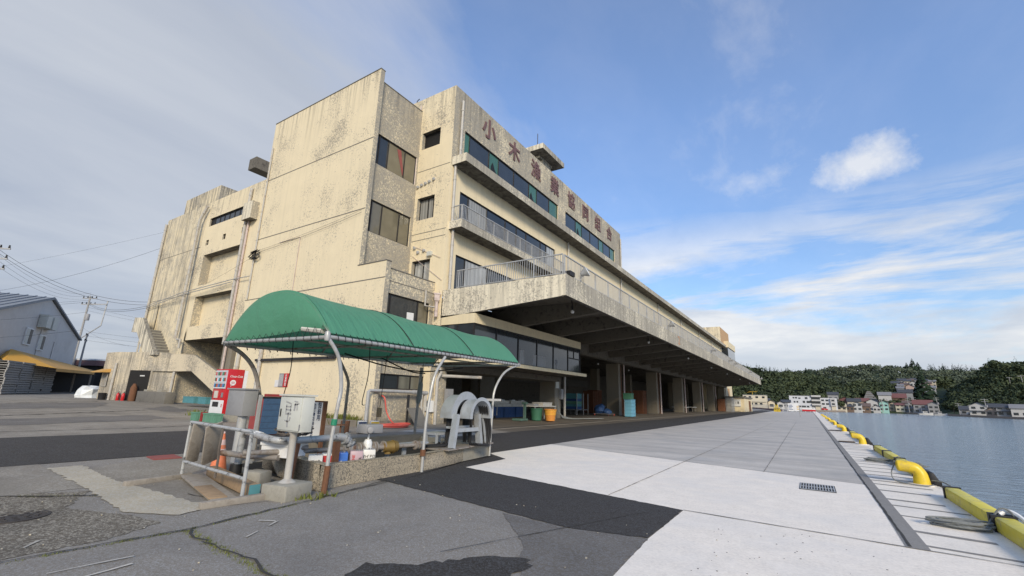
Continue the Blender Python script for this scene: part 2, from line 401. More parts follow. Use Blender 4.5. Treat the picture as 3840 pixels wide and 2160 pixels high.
def text(name, body, mat, parent, origin, ux, uy, size, bold=.02, ext=.004, sx=1., align='CENTER', shear=0., spacing=1.):
    cu = bpy.data.curves.new(name, 'FONT'); cu.body = body; cu.size = size; cu.align_x = align; cu.align_y = 'CENTER'
    cu.offset = bold*size; cu.extrude = ext; cu.shear = shear; cu.space_line = spacing; cu.resolution_u = 3
    o = bpy.data.objects.new(name, cu); C.objects.link(o)
    dg = bpy.context.evaluated_depsgraph_get(); me = bpy.data.meshes.new_from_object(o.evaluated_get(dg))
    bpy.data.objects.remove(o); bpy.data.curves.remove(cu)
    ux, uy = V(ux).normalized(), V(uy).normalized(); uz = ux.cross(uy)
    m = Matrix(((ux.x,uy.x,uz.x,0),(ux.y,uy.y,uz.y,0),(ux.z,uy.z,uz.z,0),(0,0,0,1)))
    me.transform(Matrix.Translation(V(origin)-ORG[parent.name]) @ m @ Matrix.Diagonal((sx,1,1,1)))
    me.materials.clear(); me.materials.append(M[mat]); o = bpy.data.objects.new(name, me); C.objects.link(o); o.parent = parent
    ORG[o.name] = ORG[parent.name]; return o
EX, NYX, UP = (0,1,0), (1,0,0), (0,0,1)     # text directions: on +X faces, on -Y faces, up
def ragged(poly, amp, step=.22, seed=1):
    rn = random.Random(seed); out = []
    for a, b in zip(poly, poly[1:]+poly[:1]):
        L = math.hypot(b[0]-a[0], b[1]-a[1]); k = max(1, int(L/step))
        for i in range(k): t = i/k; out.append((a[0]+(b[0]-a[0])*t+rn.uniform(-amp,amp), a[1]+(b[1]-a[1])*t+rn.uniform(-amp,amp)))
    return out
def sheet(name, mat, polys, dz, kind='structure'):
    """flat sheet that follows the sloping ground dz above it"""
    bm = bmesh.new()
    for p in polys: bm.faces.new([bm.verts.new((x,y,0)) for x,y in p])
    for bx in (-8,-16,-150):
        bmesh.ops.bisect_plane(bm, geom=bm.verts[:]+bm.edges[:]+bm.faces[:], plane_co=(bx,0,0), plane_no=(1,0,0))
    for v in bm.verts: v.co.z = gz(v.co.x)+dz
    for f in bm.faces:
        f.normal_update()
        if f.normal.z < 0: f.normal_flip()
    me = bpy.data.meshes.new(name); bm.to_mesh(me); bm.free(); me.materials.append(M[mat])
    o = bpy.data.objects.new(name, me); C.objects.link(o)
    if kind: o['kind'] = kind
    return o
def ribbon(pts, w, jit=.0):
    """closed outline of a jagged strip along a ground polyline"""
    out = []
    for i in range(len(pts)-1):
        a, b = V((*pts[i],0)), V((*pts[i+1],0)); d = (b-a); L = d.length; d.normalize(); nrm = V((-d.y,d.x,0))
        k = max(1, int(L/.18)); q0 = None
        for j in range(k+1):
            p = a+d*(L*j/k)+nrm*random.uniform(-jit,jit); ww = w*random.uniform(.5,1.4) if jit else w
            q = (p+nrm*ww/2, p-nrm*ww/2)
            if q0: out.append([(q0[0].x,q0[0].y),(q0[1].x,q0[1].y),(q[1].x,q[1].y),(q[0].x,q[0].y)])
            q0 = q
    return out
# ================================================================== SETTING: ground, water
def ground_sheet():
    xs = [-3000,-700,-150,-60,-30,-16,-12,-8,-4,2.25]; ys = [-120,0,40,120,240,345]
    vs = [(x,y,gz(x)-.0) for y in ys for x in xs]; n = len(xs)
    fs = [(j*n+i, j*n+i+1, (j+1)*n+i+1, (j+1)*n+i) for j in range(len(ys)-1) for i in range(n-1)]
    mb = MB(); mb.add(vs, fs); mb.quad((2.25,-120,0),(2.25,345,0),(2.25,345,-3),(2.25,-120,-3))
    return struct(mb.build('ground', 'old_asphalt'))
ground_sheet()
w = MB(); w.quad((2.2,-400,-1.3),(3000,-400,-1.3),(3000,3000,-1.3),(2.2,3000,-1.3)); struct(w.build('water', 'water'))
# yard of worn concrete to the left and behind the station
sheet('yard_pavement', 'yard_concrete', [[(-17.3,-30),(-17.3,13.7),(-28.5,13.7),(-45,17.3),(-140,40),(-140,-30)],
      [(-12.4,2.75),(-12.4,-20),(-9.6,-20),(-9.6,2.75)]], .004)
sheet('asphalt_strip', 'new_asphalt', [[(-17.3,-30),(-12.4,-30),(-12.3,9.2),(-17.3,9.2)],
      [(-11.4,11.2),(-8.0,11.2),(-8.15,60),(-9.3,165),(-12.6,165),(-11.4,60)],
      ragged([(-8.05,11.3),(-6.98,10.65),(-6.85,8.75),(-1.79,7.72),(-1.79,5.93),(-2.74,5.70),(-6.66,6.33),(-7.6,6.4),(-7.9,11.3)], .016, .1)], .009)
sheet('station_slab', 'yard_concrete', [[(-16.2,9.2),(-12.3,9.2),(-9.3,6.2),(-8.0,11.2),(-11.4,11.2),(-11.4,17.9),(-16.2,17.9)]], .006)
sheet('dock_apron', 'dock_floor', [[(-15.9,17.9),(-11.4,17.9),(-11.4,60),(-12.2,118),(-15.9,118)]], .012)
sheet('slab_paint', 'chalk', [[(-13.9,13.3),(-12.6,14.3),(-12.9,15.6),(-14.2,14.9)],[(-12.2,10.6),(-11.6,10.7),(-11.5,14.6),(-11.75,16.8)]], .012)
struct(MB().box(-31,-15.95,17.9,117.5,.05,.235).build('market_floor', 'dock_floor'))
# dock edge kerb with a dark drain line
struct(MB().box(-12.62,-12.5,17.9,112,.06,.155).build('kerb', 'kerb_concrete'))
sheet('drain_line', 'dark_joint', [[(-12.9,17.9),(-12.66,17.9),(-12.66,112),(-12.9,112)]], .018)
# concrete quay
sheet('quay_slab', 'new_concrete', [[(-8.0,11.35),(-6.98,10.65),(-6.85,8.75),(-1.78,7.72),(.86,7.57),(.86,12.85),(-7.42,15.08),(-8.05,15.2)],
      [(-1.78,7.72),(-1.79,5.9),(-1.71,4.5),(-1.3,-8),(2.2,-8),(2.2,7.46),(.86,7.57)]], .006)
sheet('quay_slab', 'worn_concrete', [[(-8.05,15.2),(-7.42,15.08),(.86,12.85),(.86,165),(-9.3,165),(-8.15,60)]], .006)
sheet('quay_slab', 'edge_concrete', [[(1.03,7.56),(2.2,7.46),(2.2,345),(1.03,345)]], .006)
sheet('quay_band', 'band_grey', [[(.80,7.57),(1.03,7.55),(1.03,165),(.86,165),(.86,12)]], .010)
bars = []; y = 7.75; rnd = random.Random(3)
while y < 45:
    wd = rnd.uniform(.06,.12); x0 = 1.03; x1 = rnd.choice([1.98,1.98,1.98,1.8])
    bars.append([(x0,y),(x1,y-.10),(x1,y-.10+wd),(x0,y+wd)]); y += rnd.choice([.5,.62,.78,.9,1.1])*(1+max(0,y-14)*.02)
sheet('quay_stripe', 'band_grey', bars, .010)
jt = []
for a, b, wd in [((-3.09,8.0),(-3.05,60),.018),((-1.1,13.3),(-1.3,60),.018),((-1.78,7.72),(2.2,7.46),.028),((-7.42,15.08),(.86,12.85),.02),
                 ((-8.4,84),(.86,84),.12)]:
    jt += ribbon([a, b], wd, .004)
sheet('slab_joint', 'slab_line', jt, .014)
sheet('groove', 'dark_joint', ribbon([(.85,7.6),(.85,60)], .03, .006), .015)
# patches of the old pavement in the foreground
sheet('rough_pavement', 'rough_aggregate', [ragged([(-9.3,2.72),(-8.4,2.25),(-7.55,2.62),(-6.75,2.72),(-6.45,2.1),(-6.5,.2),(-9.8,-1),(-9.7,1.85)], .04, .1)], .005)
sheet('rough_pavement', 'yard_concrete', [[(-11.4,3.3),(-9.35,2.78),(-7.1,3.44),(-6.9,4.2),(-7.4,6.2),(-9.6,6.2),(-12.3,5.0)]], .005)
sheet('pale_pavement', 'pale_patch', [ragged([(-11.75,2.75),(-11.75,3.25),(-9.9,3.2),(-8.7,3.35),(-7.12,3.48),(-6.98,3.0),(-7.55,2.66),(-9.25,2.72)], .035, .1)], .010)
sheet('tar_patch', 'tar_patch', [ragged([(-3.75,3.32),(-3.35,3.62),(-2.95,4.22),(-2.62,4.42),(-2.45,4.25),(-2.52,3.7),(-2.75,3.2),(-3.2,2.9),(-3.7,3.0)], .035, .08)], .010)
sheet('grey_patch', 'grey_asphalt', [ragged([(-3.82,5.80),(-2.74,5.70),(-1.80,5.92),(-1.72,4.5),(-1.6,3.6),(-2.35,3.9),(-2.95,4.9)], .02, .1)], .006)
crk = ribbon([(-6.35,-.6),(-6.34,1.34),(-6.2,2.78),(-6.45,4.4),(-6.75,6.3)], .028, .02)+ribbon([(-6.2,2.78),(-5.6,2.7),(-4.85,2.74),(-4.13,2.62),(-3.5,2.6)], .026, .05) \
    + ribbon([(-9.7,1.75),(-9.2,2.3),(-8.9,2.72)], .04, .02)+ribbon([(-8.2,3.6),(-7.25,3.75)], .02, .02)+ribbon([(-3.4,4.0),(-2.2,7.2)], .012, .01) \
    + ribbon([(-20,-3),(-19,6),(-19.5,9)], .07, .06)+ribbon([(-26,2),(-32,11)], .16, .1)+ribbon([(-40,4),(-47,13)], .2, .1)+ribbon([(-6.9,6.4),(-6.62,5.3)], .03, .03)
sheet('pavement_crack', 'dark_joint', crk, .016)
sheet('yard_stain', 'grey_asphalt', [ragged([(-21,-4),(-22,5),(-24,9.3),(-27,9.3),(-25,3),(-24,-4)], .25, .6),ragged([(-33,2),(-36,10),(-45,13),(-40,4)], .25, .6),ragged([(-52,-2),(-60,9),(-80,9),(-64,-2)], .25, .6),
                                     ragged([(-29,11.5),(-31,13),(-38,14.5),(-34,11.5)], .25, .6)], .010)
ck = []
for pts in [[(-5.68,1.50),(-5.62,2.10)],[(-5.35,1.62),(-5.40,2.02)],[(-5.42,3.05),(-5.78,3.62),(-5.98,3.50)],[(-6.7,1.55),(-6.9,1.7)]]: ck += [q for q in ribbon(pts, .026, .016) if random.random() < .8]
sheet('chalk_mark', 'chalk', ck, .013)
# stuff: weeds in the cracks and at the wall foot, gravel crumbs on the pavement
def tufts(name, spots, h, blades, spread, mat='weed_leaf'):
    mb = MB(); rn = random.Random(11)
    for x, y in spots:
        for _ in range(blades):
            a = rn.uniform(0,6.28); px, py = x+rn.gauss(0,spread), y+rn.gauss(0,spread); q = V((px,py,gz(px)))
            d = V((math.cos(a),math.sin(a),0)); hh = h*rn.uniform(.4,1.2); side = V((-d.y,d.x,0))*hh*.16
            mb.quad(q-side, q+side, q+d*hh*rn.uniform(.3,.9)+V((0,0,hh)))
    return stuff(mb.build(name, mat, smooth=False, wts=False))
def along(pts, k, jit=.02):
    out = []
    for i in range(len(pts)-1):
        for _ in range(k):
            t = random.random(); out.append((pts[i][0]*(1-t)+pts[i+1][0]*t+random.gauss(0,jit), pts[i][1]*(1-t)+pts[i+1][1]*t+random.gauss(0,jit)))
    return out
tufts('crack_moss', along([(-6.34,1.0),(-6.2,2.78)], 60)+along([(-6.2,2.78),(-4.13,2.62)], 120, .03)+along([(-6.2,2.78),(-6.45,4.4)], 50)+along([(-4.13,2.62),(-3.6,2.6)], 60, .04)+along([(-6.2,2.78),(-4.13,2.62)], 40, .04)+along([(-9.7,1.75),(-8.9,2.72)], 35), .022, 6, .016)
tufts('weeds', along([(-6.62,4.45),(-6.55,4.95)], 9, .05), .09, 9, .03)
tufts('weeds', along([(-18.2,13.35),(-16.6,13.3)], 60, .12)+along([(-22,13.3),(-18.5,13.4)], 50, .12), .42, 10, .12)
tufts('weeds', [(-26.2,11.2),(-26.4,11.3),(-26.0,11.2)], .3, 16, .18)
mb = MB(); rn = random.Random(5)
for _ in range(190):
    x, y = rn.uniform(-9.5,-1.0), rn.uniform(.8,6.6)
    if x > -6.5 and rn.random() < .55: continue
    s_ = rn.uniform(.003,.010); mb.obox((x,y,gz(x)+.012), (s_*2,s_*1.6,s_), rn.uniform(0,3))
stuff(mb.build('gravel', 'pale_patch', smooth=False, wts=False))
mb = MB()
for _ in range(60):
    x, y = rn.uniform(-1.2,.8), rn.uniform(4.6,7.4); s_ = rn.uniform(.003,.008); mb.obox((x,y,.008), (s_*2,s_*1.6,s_*.6), rn.uniform(0,3))
stuff(mb.build('gravel', 'grey_asphalt', smooth=False, wts=False))

# ================================================================== MARKET BUILDING
B = thing('market_building', 'weathered cream concrete fish market building with long quayside canopy and maroon rooftop lettering', 'building', (-22,20,.2))
YS = 17.37; XE = -15.73; TY = 13.7; TX = -18.39; LX = -16.3
# openings
TW = [(13.99,17.25,13.76,15.56),(13.99,17.18,9.84,11.64)]
LW = [(13.99,17.08,4.3,6.3),(13.99,17.07,1.82,2.52)]
SA = [(-18.2,-16.74,16.07,17.2,.3),(-18.17,-16.82,11.44,12.85,.3),(-18.2,-16.8,7.6,8.97,.3)]
E4 = [(18.43,30.75,15.0,17.2),(32.1,44.0,15.0,17.2)]
E3 = [(18.3,30.25,11.05,13.16)]
E2 = [(18.26,30.1,7.12,9.3)]
KS = [(-45.15,-38.3,16.2,17.0,.2),(-45.12,-44.6,14.35,14.85,.2),(-42.05,-41.5,14.4,14.9,.2),(-38.8,-38.3,14.45,14.95,.2)]
KP = [(-45.0,-38.4,10.52,13.4,.7),(-45.0,-38.4,6.82,9.5,.7)]
w1 = MB(); w1.block(-28.5,TX,TY+.28,YS,7.75,18.79,E=TW)
w1.block(-28.5,LX,TY+.28,YS,.1,7.5,E=LW)
w1.box(-28.5,-18.05,TY,TY+.28,.1,19.2); w1.box(-18.05,-16.03,TY,TY+.28,.1,7.74)
w1.build('wall', 'wall_paint', B)
w2 = MB(); w2.face('Y', YS, -18.39, XE, 5.0, 19.7, SA); w2.quad((-18.39,YS,18.7),(-18.39,YS,19.7),(-20.2,YS,19.7),(-20.2,YS,18.7))
w2.face('X', XE, YS, 45.87, 6.7, 19.7, E4+E3+E2)
w2.quad((-20.2,YS,19.7),(XE,YS,19.7),(XE,45.87,19.7),(-20.2,45.87,19.7)); w2.quad((XE,45.87,14.9),(-20.2,45.87,14.9),(-20.2,45.87,19.7),(XE,45.87,19.7))
w2.quad((-20.2,YS,18.7),(-20.2,45.87,18.7),(-20.2,45.87,19.7),(-20.2,YS,19.7))
w2.build('wall', 'wall_paint', B)
w2 = MB(); w2.face('X', XE, 45.87, 114.3, 6.7, 14.45, []); w2.quad((XE,114.3,6.7),(-27,114.3,6.7),(-27,114.3,14.45),(XE,114.3,14.45))
w2.box(-27,XE-.002,45.9,114.2,14.5,14.9); w2.build('wall', 'wall_plain', B)
w3 = MB(); w3.block(-55.0,-45.6,YS,45,.1,18.75)
w3.face('Y', YS, -45.6, -28.4, 5.64, 18.75, KS+KP); w3.quad((-45.6,YS,18.75),(-20.2,YS,18.75),(-20.2,45,18.75),(-45.6,45,18.75))
w3.quad((-45.6,YS,5.64),(-28.4,YS,5.64),(-28.4,30,5.64),(-45.6,30,5.64)); w3.quad((-45.6,24,.1),(-28.4,24,.1),(-28.4,24,5.64),(-45.6,24,5.64))
w3.quad((-45.59,YS,.1),(-45.59,24,.1),(-45.59,24,5.64),(-45.59,YS,5.64))
w3.build('wall', 'wall_paint', B)
w3 = MB(); w3.box(-38.4,-36.9,YS+.05,YS+1.2,.1,5.62); w3.build('column', 'wall_column', B)
w3 = MB(); w3.box(-36.5,-28.6,YS+.9,YS+1.0,.1,5.6); w3.build('passage_shade', 'dark_gap', B)  # near-black slab painted as the shade in the passage opening
w3 = MB()
w3.box(-37.9,-36.5,YS-.6,YS-.002,15.2,16.7); w3.build('roof_box', 'wall_grimy', B)
w3 = MB(); w3.box(-59,-51.4,21,30,18.75,21.0)
w3 = MB(); w3.box(-60.7,-52.3,20.5,30,18.76,23.6); w3.build('roof_house', 'wall_paint', B)
MB().box(-39.75,-38.6,17.4,27,20.55,21.6).build('roof_beam', 'soffit', B); MB().box(-39.6,-38.7,21,22,18.76,20.54).build('beam_post', 'soffit', B)
# dark line joints on the tower
j = MB()
for z in (14.92,10.84,6.93): j.box(-28.5,-18.05 if z > 7.7 else -16.03,TY-.012,TY-.0005,z-.022,z+.022)
for z in (14.35,9.9): j.box(-54.9,-46.1,YS-.012,YS-.0005,z-.022,z+.022)
j.box(LX,LX+.012,TY+.29,YS-.02,6.88,6.92)
for z in (14.6,10.2,10.6): j.box(-18.38,-15.8,YS-.012,YS-.0005,z-.015,z+.015)
each(j, 'joint', 'concrete_dark', B)
for q in ((-28.5,-18.03,TY-.03,TY+.3,19.2,19.24),(TX-.4,TX+.03,TY+.31,YS-.03,18.79,18.83),(-18.1,-16.0,TY-.03,TY+.31,7.745,7.785),(LX-.3,LX+.03,TY+.32,YS-.02,7.5,7.54)): MB().box(*q).build('coping', 'concrete_dark', B)

# ---- windows: frame with mullions (part) > panes, curtains, green panels (sub-parts)
def window(axis, pl, h, cuts, mats, dp=.14, bar=None, fr=.05):
    a, b, c, d = h[:4]; pt = (lambda u0,u1,z0,z1,d0,d1: (u0,u1,pl+d0,pl+d1,z0,z1)) if axis == 'Y' else (lambda u0,u1,z0,z1,d0,d1: (pl-d1,pl-d0,u0,u1,z0,z1))
    f = MB(); lo, hi = dp-.07, dp-.005
    f.box(*pt(a+.002,b-.002,c+.002,c+fr,lo,hi)); f.box(*pt(a+.002,b-.002,d-fr,d-.002,lo,hi)); f.box(*pt(a+.002,a+fr,c+fr,d-fr,lo,hi)); f.box(*pt(b-fr,b-.002,c+fr,d-fr,lo,hi))
    for u in cuts: f.box(*pt(u-.03,u+.03,c+fr,d-fr,lo,hi))
    if bar: f.box(*pt(a+fr,b-fr,bar-.025,bar+.025,lo,hi))
    o = f.build('window', 'frame_black', B); es = [a]+list(cuts)+[b]; gr = {}
    for i, m in enumerate(mats): gr.setdefault(m, []).append((es[i], es[i+1]))
    for m, l in gr.items():
      for u0, u1 in l:
        p = MB(); p.box(*pt(u0+.03,u1-.03,c+fr,d-fr,dp-.03,dp-.012))
        p.build({'glass_curtain':'curtain','glass_lattice':'curtain','glass_green':'panel','louver_black':'louver'}.get(m,'pane'), m, o)
    return o
window('X', TX, TW[0], [14.45,15.1,16.35], ['glass_dark','glass_dark','glass_warm','glass_warm'])
window('X', TX, TW[1], [14.4,15.1,16.35], ['glass_dark','glass_warm','glass_warm','glass_warm'])
window('X', LX, LW[0], [14.45,16.3], ['glass_dark','glass_dark','glass_warm'])
window('X', LX, LW[1], [15.4,16.2], ['glass_dark','glass_frost','glass_frost'])
window('Y', YS, SA[0], [], ['louver_black'], .3)
window('Y', YS, SA[1], [-17.5,-17.1], ['glass_lattice','glass_lattice','glass_dark'], .3)
window('Y', YS, SA[2], [-17.5], ['glass_curtain','glass_curtain'], .3)
window('X', XE, E4[0], [19.0,21.05,22.14,24.06,26.15,27.3,29.3], ['glass_green','glass_dark','glass_green','glass_dark','glass_dark','glass_green','glass_dark','glass_green'])
window('X', XE, E4[1], [34.3,35.62,37.56,39.7,40.86,42.72], ['glass_dark','glass_green','glass_dark','glass_dark','glass_green','glass_dark','glass_green'])
window('X', XE, E3[0], [19.2,21.1,23.2,24.6,25.9,28.0,28.9], ['glass_dark','glass_lattice','glass_dark','glass_dark','glass_dark','glass_dark','glass_dark','glass_curtain'])
window('X', XE, E2[0], [19.2,21.4,23.4,25.5,27.6], ['glass_dark','glass_curtain','glass_dark','glass_dark','glass_curtain','glass_dark'])
window('Y', YS, KS[0], [-44.4,-43.5,-42.7,-41.8,-40.9,-40.0,-39.1], ['louver_black']+['glass_dark']*6+['louver_black'], .2)
for h in KS[1:]: window('Y', YS, h, [], ['louver_black'], .2)
# broken black hole in two of the green panels
hb = MB()
for y0, z0 in ((21.3,15.0),(26.3,15.0),(34.6,15.0)):
    hb.prism([(XE-.10,y0,z0+.12),(XE-.10,y0+.75,z0+.12),(XE-.10,y0+.78,z0+.9),(XE-.10,y0+.45,z0+1.15),(XE-.10,y0+.2,z0+1.6),(XE-.10,y0+.02,z0+1.3)], (.006,0,0))
each(hb, 'broken_panel', 'louver_black', B)
# ---- letters
for ch, y in zip('小木漁業協同組合', (20.8,23.87,26.97,30.06,33.23,36.3,39.29,42.4)):
    text('sign_letter', ch, 'letter_maroon', B, (XE+.03,y,18.5), EX, UP, 1.5, .019, .03)
# ---- ledge, balcony, canopy
l = MB(); l.box(XE+.002,-14.7,17.45,114.4,14.45,14.96); l.build('ledge', 'wall_grimy', B)
l = MB(); l.box(XE+.002,-14.82,17.5,30.3,10.55,11.0); l.build('balcony', 'wall_grimy', B)
c = MB(); c.box(-8.72,-8.5,17.4,117,6.08,7.06)                              # fascia
c.prism([(-15.7,17.4,5.56),(-8.72,17.4,6.06),(-8.72,17.4,7.05),(-15.7,17.4,7.05)], (0,.24,0))
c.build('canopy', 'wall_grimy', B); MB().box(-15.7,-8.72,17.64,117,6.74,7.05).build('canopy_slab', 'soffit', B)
y = 21.9; i = 0
while y < 117:
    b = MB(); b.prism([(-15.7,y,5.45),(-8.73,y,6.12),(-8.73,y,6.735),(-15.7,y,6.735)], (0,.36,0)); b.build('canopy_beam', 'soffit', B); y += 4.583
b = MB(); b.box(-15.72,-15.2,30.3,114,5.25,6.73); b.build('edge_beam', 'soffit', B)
b = MB()                                                                     # haunches seen under the edge beam
# ---- columns, inner columns, dark interior
for k in range(7):
    y = 30.35+13.75*k; cm = MB(); cm.box(-17.0,-15.73,y,y+.95,.2,5.25 if k else 3.3); co = cm.build('column', 'wall_column', B)
    if k:
        MB().tube([(-15.55,y+1.15,.2),(-15.55,y+1.15,6.7)], .085, 8).build('downpipe', 'pipe_pink', B)
    if k in (1,2): MB().tube([(-15.6,y+.55,.2),(-15.66,y+.55,5.2)], .045, 6).build('downpipe', 'rust', B)
    cm = MB(); cm.box(-24.6,-23.6,y,y+.9,.2,6.7); cm.build('column', 'wall_column', B)
MB().tube([(-15.5,31.55,.2),(-15.5,31.55,3.3)], .09, 8).build('downpipe', 'pipe_white', B)
MB().box(-15.7,-15.5,31.0,31.35,1.6,2.35).build('meter_box', 'cabinet_grey', B)
p = MB(); p.box(-15.71,-15.66,30.38,30.9,2.4,3.3); p.build('column_cladding', 'cabinet_cream', B)
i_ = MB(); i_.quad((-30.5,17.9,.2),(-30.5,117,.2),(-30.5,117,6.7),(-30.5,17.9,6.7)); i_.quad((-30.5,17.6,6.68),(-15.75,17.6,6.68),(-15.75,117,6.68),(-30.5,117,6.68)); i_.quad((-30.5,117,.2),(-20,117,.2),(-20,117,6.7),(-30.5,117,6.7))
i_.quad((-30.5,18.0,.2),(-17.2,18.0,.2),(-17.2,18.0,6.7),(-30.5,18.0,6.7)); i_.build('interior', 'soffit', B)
i_ = MB(); rn = random.Random(2)
for k in range(7):
    y0 = 22+k*1.6; i_.box(-30.4,-30.3,y0,y0+1.2,.3,4.2)
i_.box(-30.4,-30.2,44.5,53,3.6,4.8); i_.box(-30.4,-30.2,60,70,3.6,4.6); each(i_, 'wall_panel', 'concrete_dark', B)
b = MB()
for k in range(20): b.box(-30.4,-15.8,20+4.58*k,20.4+4.58*k,5.7,6.66)
b.build('ceiling_beam', 'soffit', B)
# partition wall inside the first bay
MB().box(-22.2,-22.0,29.5,31.5,.2,5.0).build('partition', 'wall_column', B)
# SE pillar of the south face with ground floor wall
sp = MB(); sp.box(-16.28,XE,YS+.002,YS+.75,.1,5.55); sp.box(-16.28,XE-.1,17.0,YS,.1,3.0); sp.build('pillar', 'wall_paint', B)
# ---- glazed office box under the canopy
OX = -13.5; f = MB()
f.box(-15.70,OX,17.40,30.1,5.17,5.66); f.box(-15.70,OX+.28,17.40,30.45,3.22,3.42); f.build('office_band', 'wall_plain', B)
f = MB()
for y in (17.45,19.4,21.6,23.75,25.9,28.05,30.0): f.box(OX-.09,OX-.02,y-.035,y+.035,3.42,5.17)
f.box(OX-.09,OX-.025,17.45,30.05,3.425,3.49); f.box(OX-.09,OX-.025,17.45,30.05,5.10,5.165); f.box(OX-.09,OX-.03,28.09,29.96,4.35,4.42); f.box(OX-.09,OX-.03,28.95,29.02,4.42,5.1)
for x in (-15.6,-14.6): f.box(x-.035,x+.035,17.42,17.5,3.42,5.17)
of = f.build('window', 'frame_black', B); q = MB(); q.box(OX-.075,OX-.06,17.48,30.03,3.45,5.14); q.box(-15.6,OX-.08,17.44,17.46,3.45,5.14); q.build('pane', 'glass_dark', of)
q = MB(); q.box(-15.2,-14.0,30.08,30.11,3.43,5.1); q.build('pane', 'glass_dark', of)
for q in ((23.3,24.9,3.5,4.15),(21.8,22.3,3.5,4.3)): MB().box(OX-.06,OX-.055,*q).build('furniture', 'scrub_grey', of)
q = MB(); q.lathe((OX-.058,26.35,3.95), [(.17,0),(.17,.006)], 14, 'X'); q.box(OX-.058,OX-.05,26.32,26.38,3.5,3.8); q.build('fan', 'ink_grey', of)
# ceiling joists under the office
b = MB(); b.box(-16.9,-15.2,17.95,30.3,2.85,3.2); b.build('office_beam', 'soffit', B)
# ---- railings (balusters are one pattern per stretch)
def railing(name, a, b, z0, h, gap=.125, mat='galv'):
    a, b = V(a), V(b); L = (b-a).length; m = MB(); up = V((0,0,1))
    m.bar(a+up*(h), b+up*(h), .06, .05); m.bar(a+up*(.07), b+up*(.07), .04, .035)
    k = int(L/gap)
    for i in range(k+1):
        q = a+(b-a)*(i/k); big = (i % 12 == 0)
        m.bar(q+up*(0 if big else .07), q+up*h, .045 if big else .02, .045 if big else .02, (1,0,0))
    return m.build(name, mat, B)
railing('railing', (-8.62,17.5,7.06), (-8.62,116.9,7.06), 0, .92, .15)
railing('railing', (-8.7,17.5,7.06), (-14.9,17.5,7.06), 0, .98)
railing('railing', (-14.88,17.6,11.0), (-14.88,30.2,11.0), 0, .88)
railing('railing', (-14.95,17.6,11.0), (-15.6,17.6,11.0), 0, .88)
# ---- downpipes on the facades, with straps inside the mesh
def pipe(pts, r, mat='pipe_white', name='downpipe', strap=1.3):
    m = MB(); m.tube(pts, r, 9)
    for a, b in zip(pts, pts[1:]):
        a, b = V(a), V(b); L = (b-a).length; k = int(L/strap)
        for i in range(k):
            q = a+(b-a)*((i+.5)/max(1,k)); d = (b-a).normalized(); m.tube([q-d*.03, q+d*.03], r*1.25, 9)
    return m.build(name, mat, B)
for y in (17.62,32.4,45.4,60.1,73.,87.6,100.5,113.):
    pipe([(XE+.13,y,11.0 if y < 18 else 7.06),(XE+.13,y,14.44)], .08)
pipe([(XE+.13,17.95,14.97),(XE+.13,17.95,18.9)], .08); pipe([(XE+.13,45.55,14.97),(XE+.13,45.55,19.0)], .08)
pipe([(XE+.16,17.72,7.1),(XE+.16,17.72,10.54)], .08)
pipe([(-54.9,YS-.14,6.0),(-54.9,YS-.14,18.25)], .11); pipe([(-46.25,YS-.4,5.8),(-46.25,YS-.4,17.0),(-45.4,YS-.3,18.2)], .12)
pipe([(-45.9,YS-.4,5.7),(-45.2,YS-.4,5.65),(-45.2,YS-.4,4.9)], .1)
pipe([(-38.0,YS-.16,5.0),(-38.0,YS-.16,18.3)], .12); pipe([(-37.6,YS-.12,.3),(-37.6,YS-.12,15.2)], .09, 'pipe_pink')
pipe([(-28.2,TY-.07,7.0),(-28.2,TY-.07,17.3)], .045, 'pipe_white'); pipe([(-27.9,TY-.12,.3),(-27.9,TY-.12,3.8)], .10)
MB().prism([(TX-.11,15.75,15.4),(TX-.11,16.05,15.45),(TX-.11,16.42,13.9),(TX-.11,16.28,14.0)], (.012,0,0)).build('banner', 'lid_red', B); MB().prism([(LX-.10,15.6,5.6),(LX-.10,16.08,5.63),(LX-.10,16.08,5.05),(LX-.10,15.62,5.05)], (.004,0,0)).build('paper', 'white_paint', B)
pipe([(-18.45,YS-.1,7.6),(-18.45,YS-.1,19.2)], .04, 'pipe_pink'); pipe([(-25.5,TY-.12,1.3),(-25.5,TY-.12,3.9)], .10, 'pipe_white')
pipe([(-15.93,17.2,5.6),(-15.93,17.2,6.35)], .09, 'pipe_pink'); pipe([(-15.93,17.2,3.4),(-15.93,17.2,5.0)], .09, 'pipe_pink'); pipe([(-15.93,17.2,.2),(-15.93,17.2,3.3)], .08)
rh = MB(); rh.lathe((-15.93,17.2,6.35), [(.1,0),(.14,.08),(.19,.12),(.2,.42),(.24,.44),(.24,.5)], 4); rh.build('rain_head', 'pipe_pink', B)
pipe([(-16.18,16.6,6.9),(-16.18,16.6,6.1),(-16.0,17.1,6.1)], .05, 'pipe_white')
cd = MB(); cd.tube([(-25.6,TY-.03,10.2),(-23.5,TY-.03,10.2),(-23.5,TY-.03,4.6)], .02, 6); cd.tube([(-18.2,YS-.03,9.9),(-16.0,YS-.05,8.9)], .012, 5); cd.tube([(-18.2,YS-.03,9.3),(-15.8,YS-.05,7.6)], .012, 5); cd.build('conduit', 'pipe_pink', B)
cd = MB(); cd.tube([(-54.8,YS-.3,9.45),(-46.2,YS-.62,9.9),(-38.2,YS-.3,10.25),(-28.6,YS-.25,10.1)], .035, 6); cd.tube([(-54.8,YS-.3,9.25),(-46.2,YS-.62,9.7),(-38.2,YS-.3,10.05)], .035, 6); cd.build('conduit', 'galv', B)
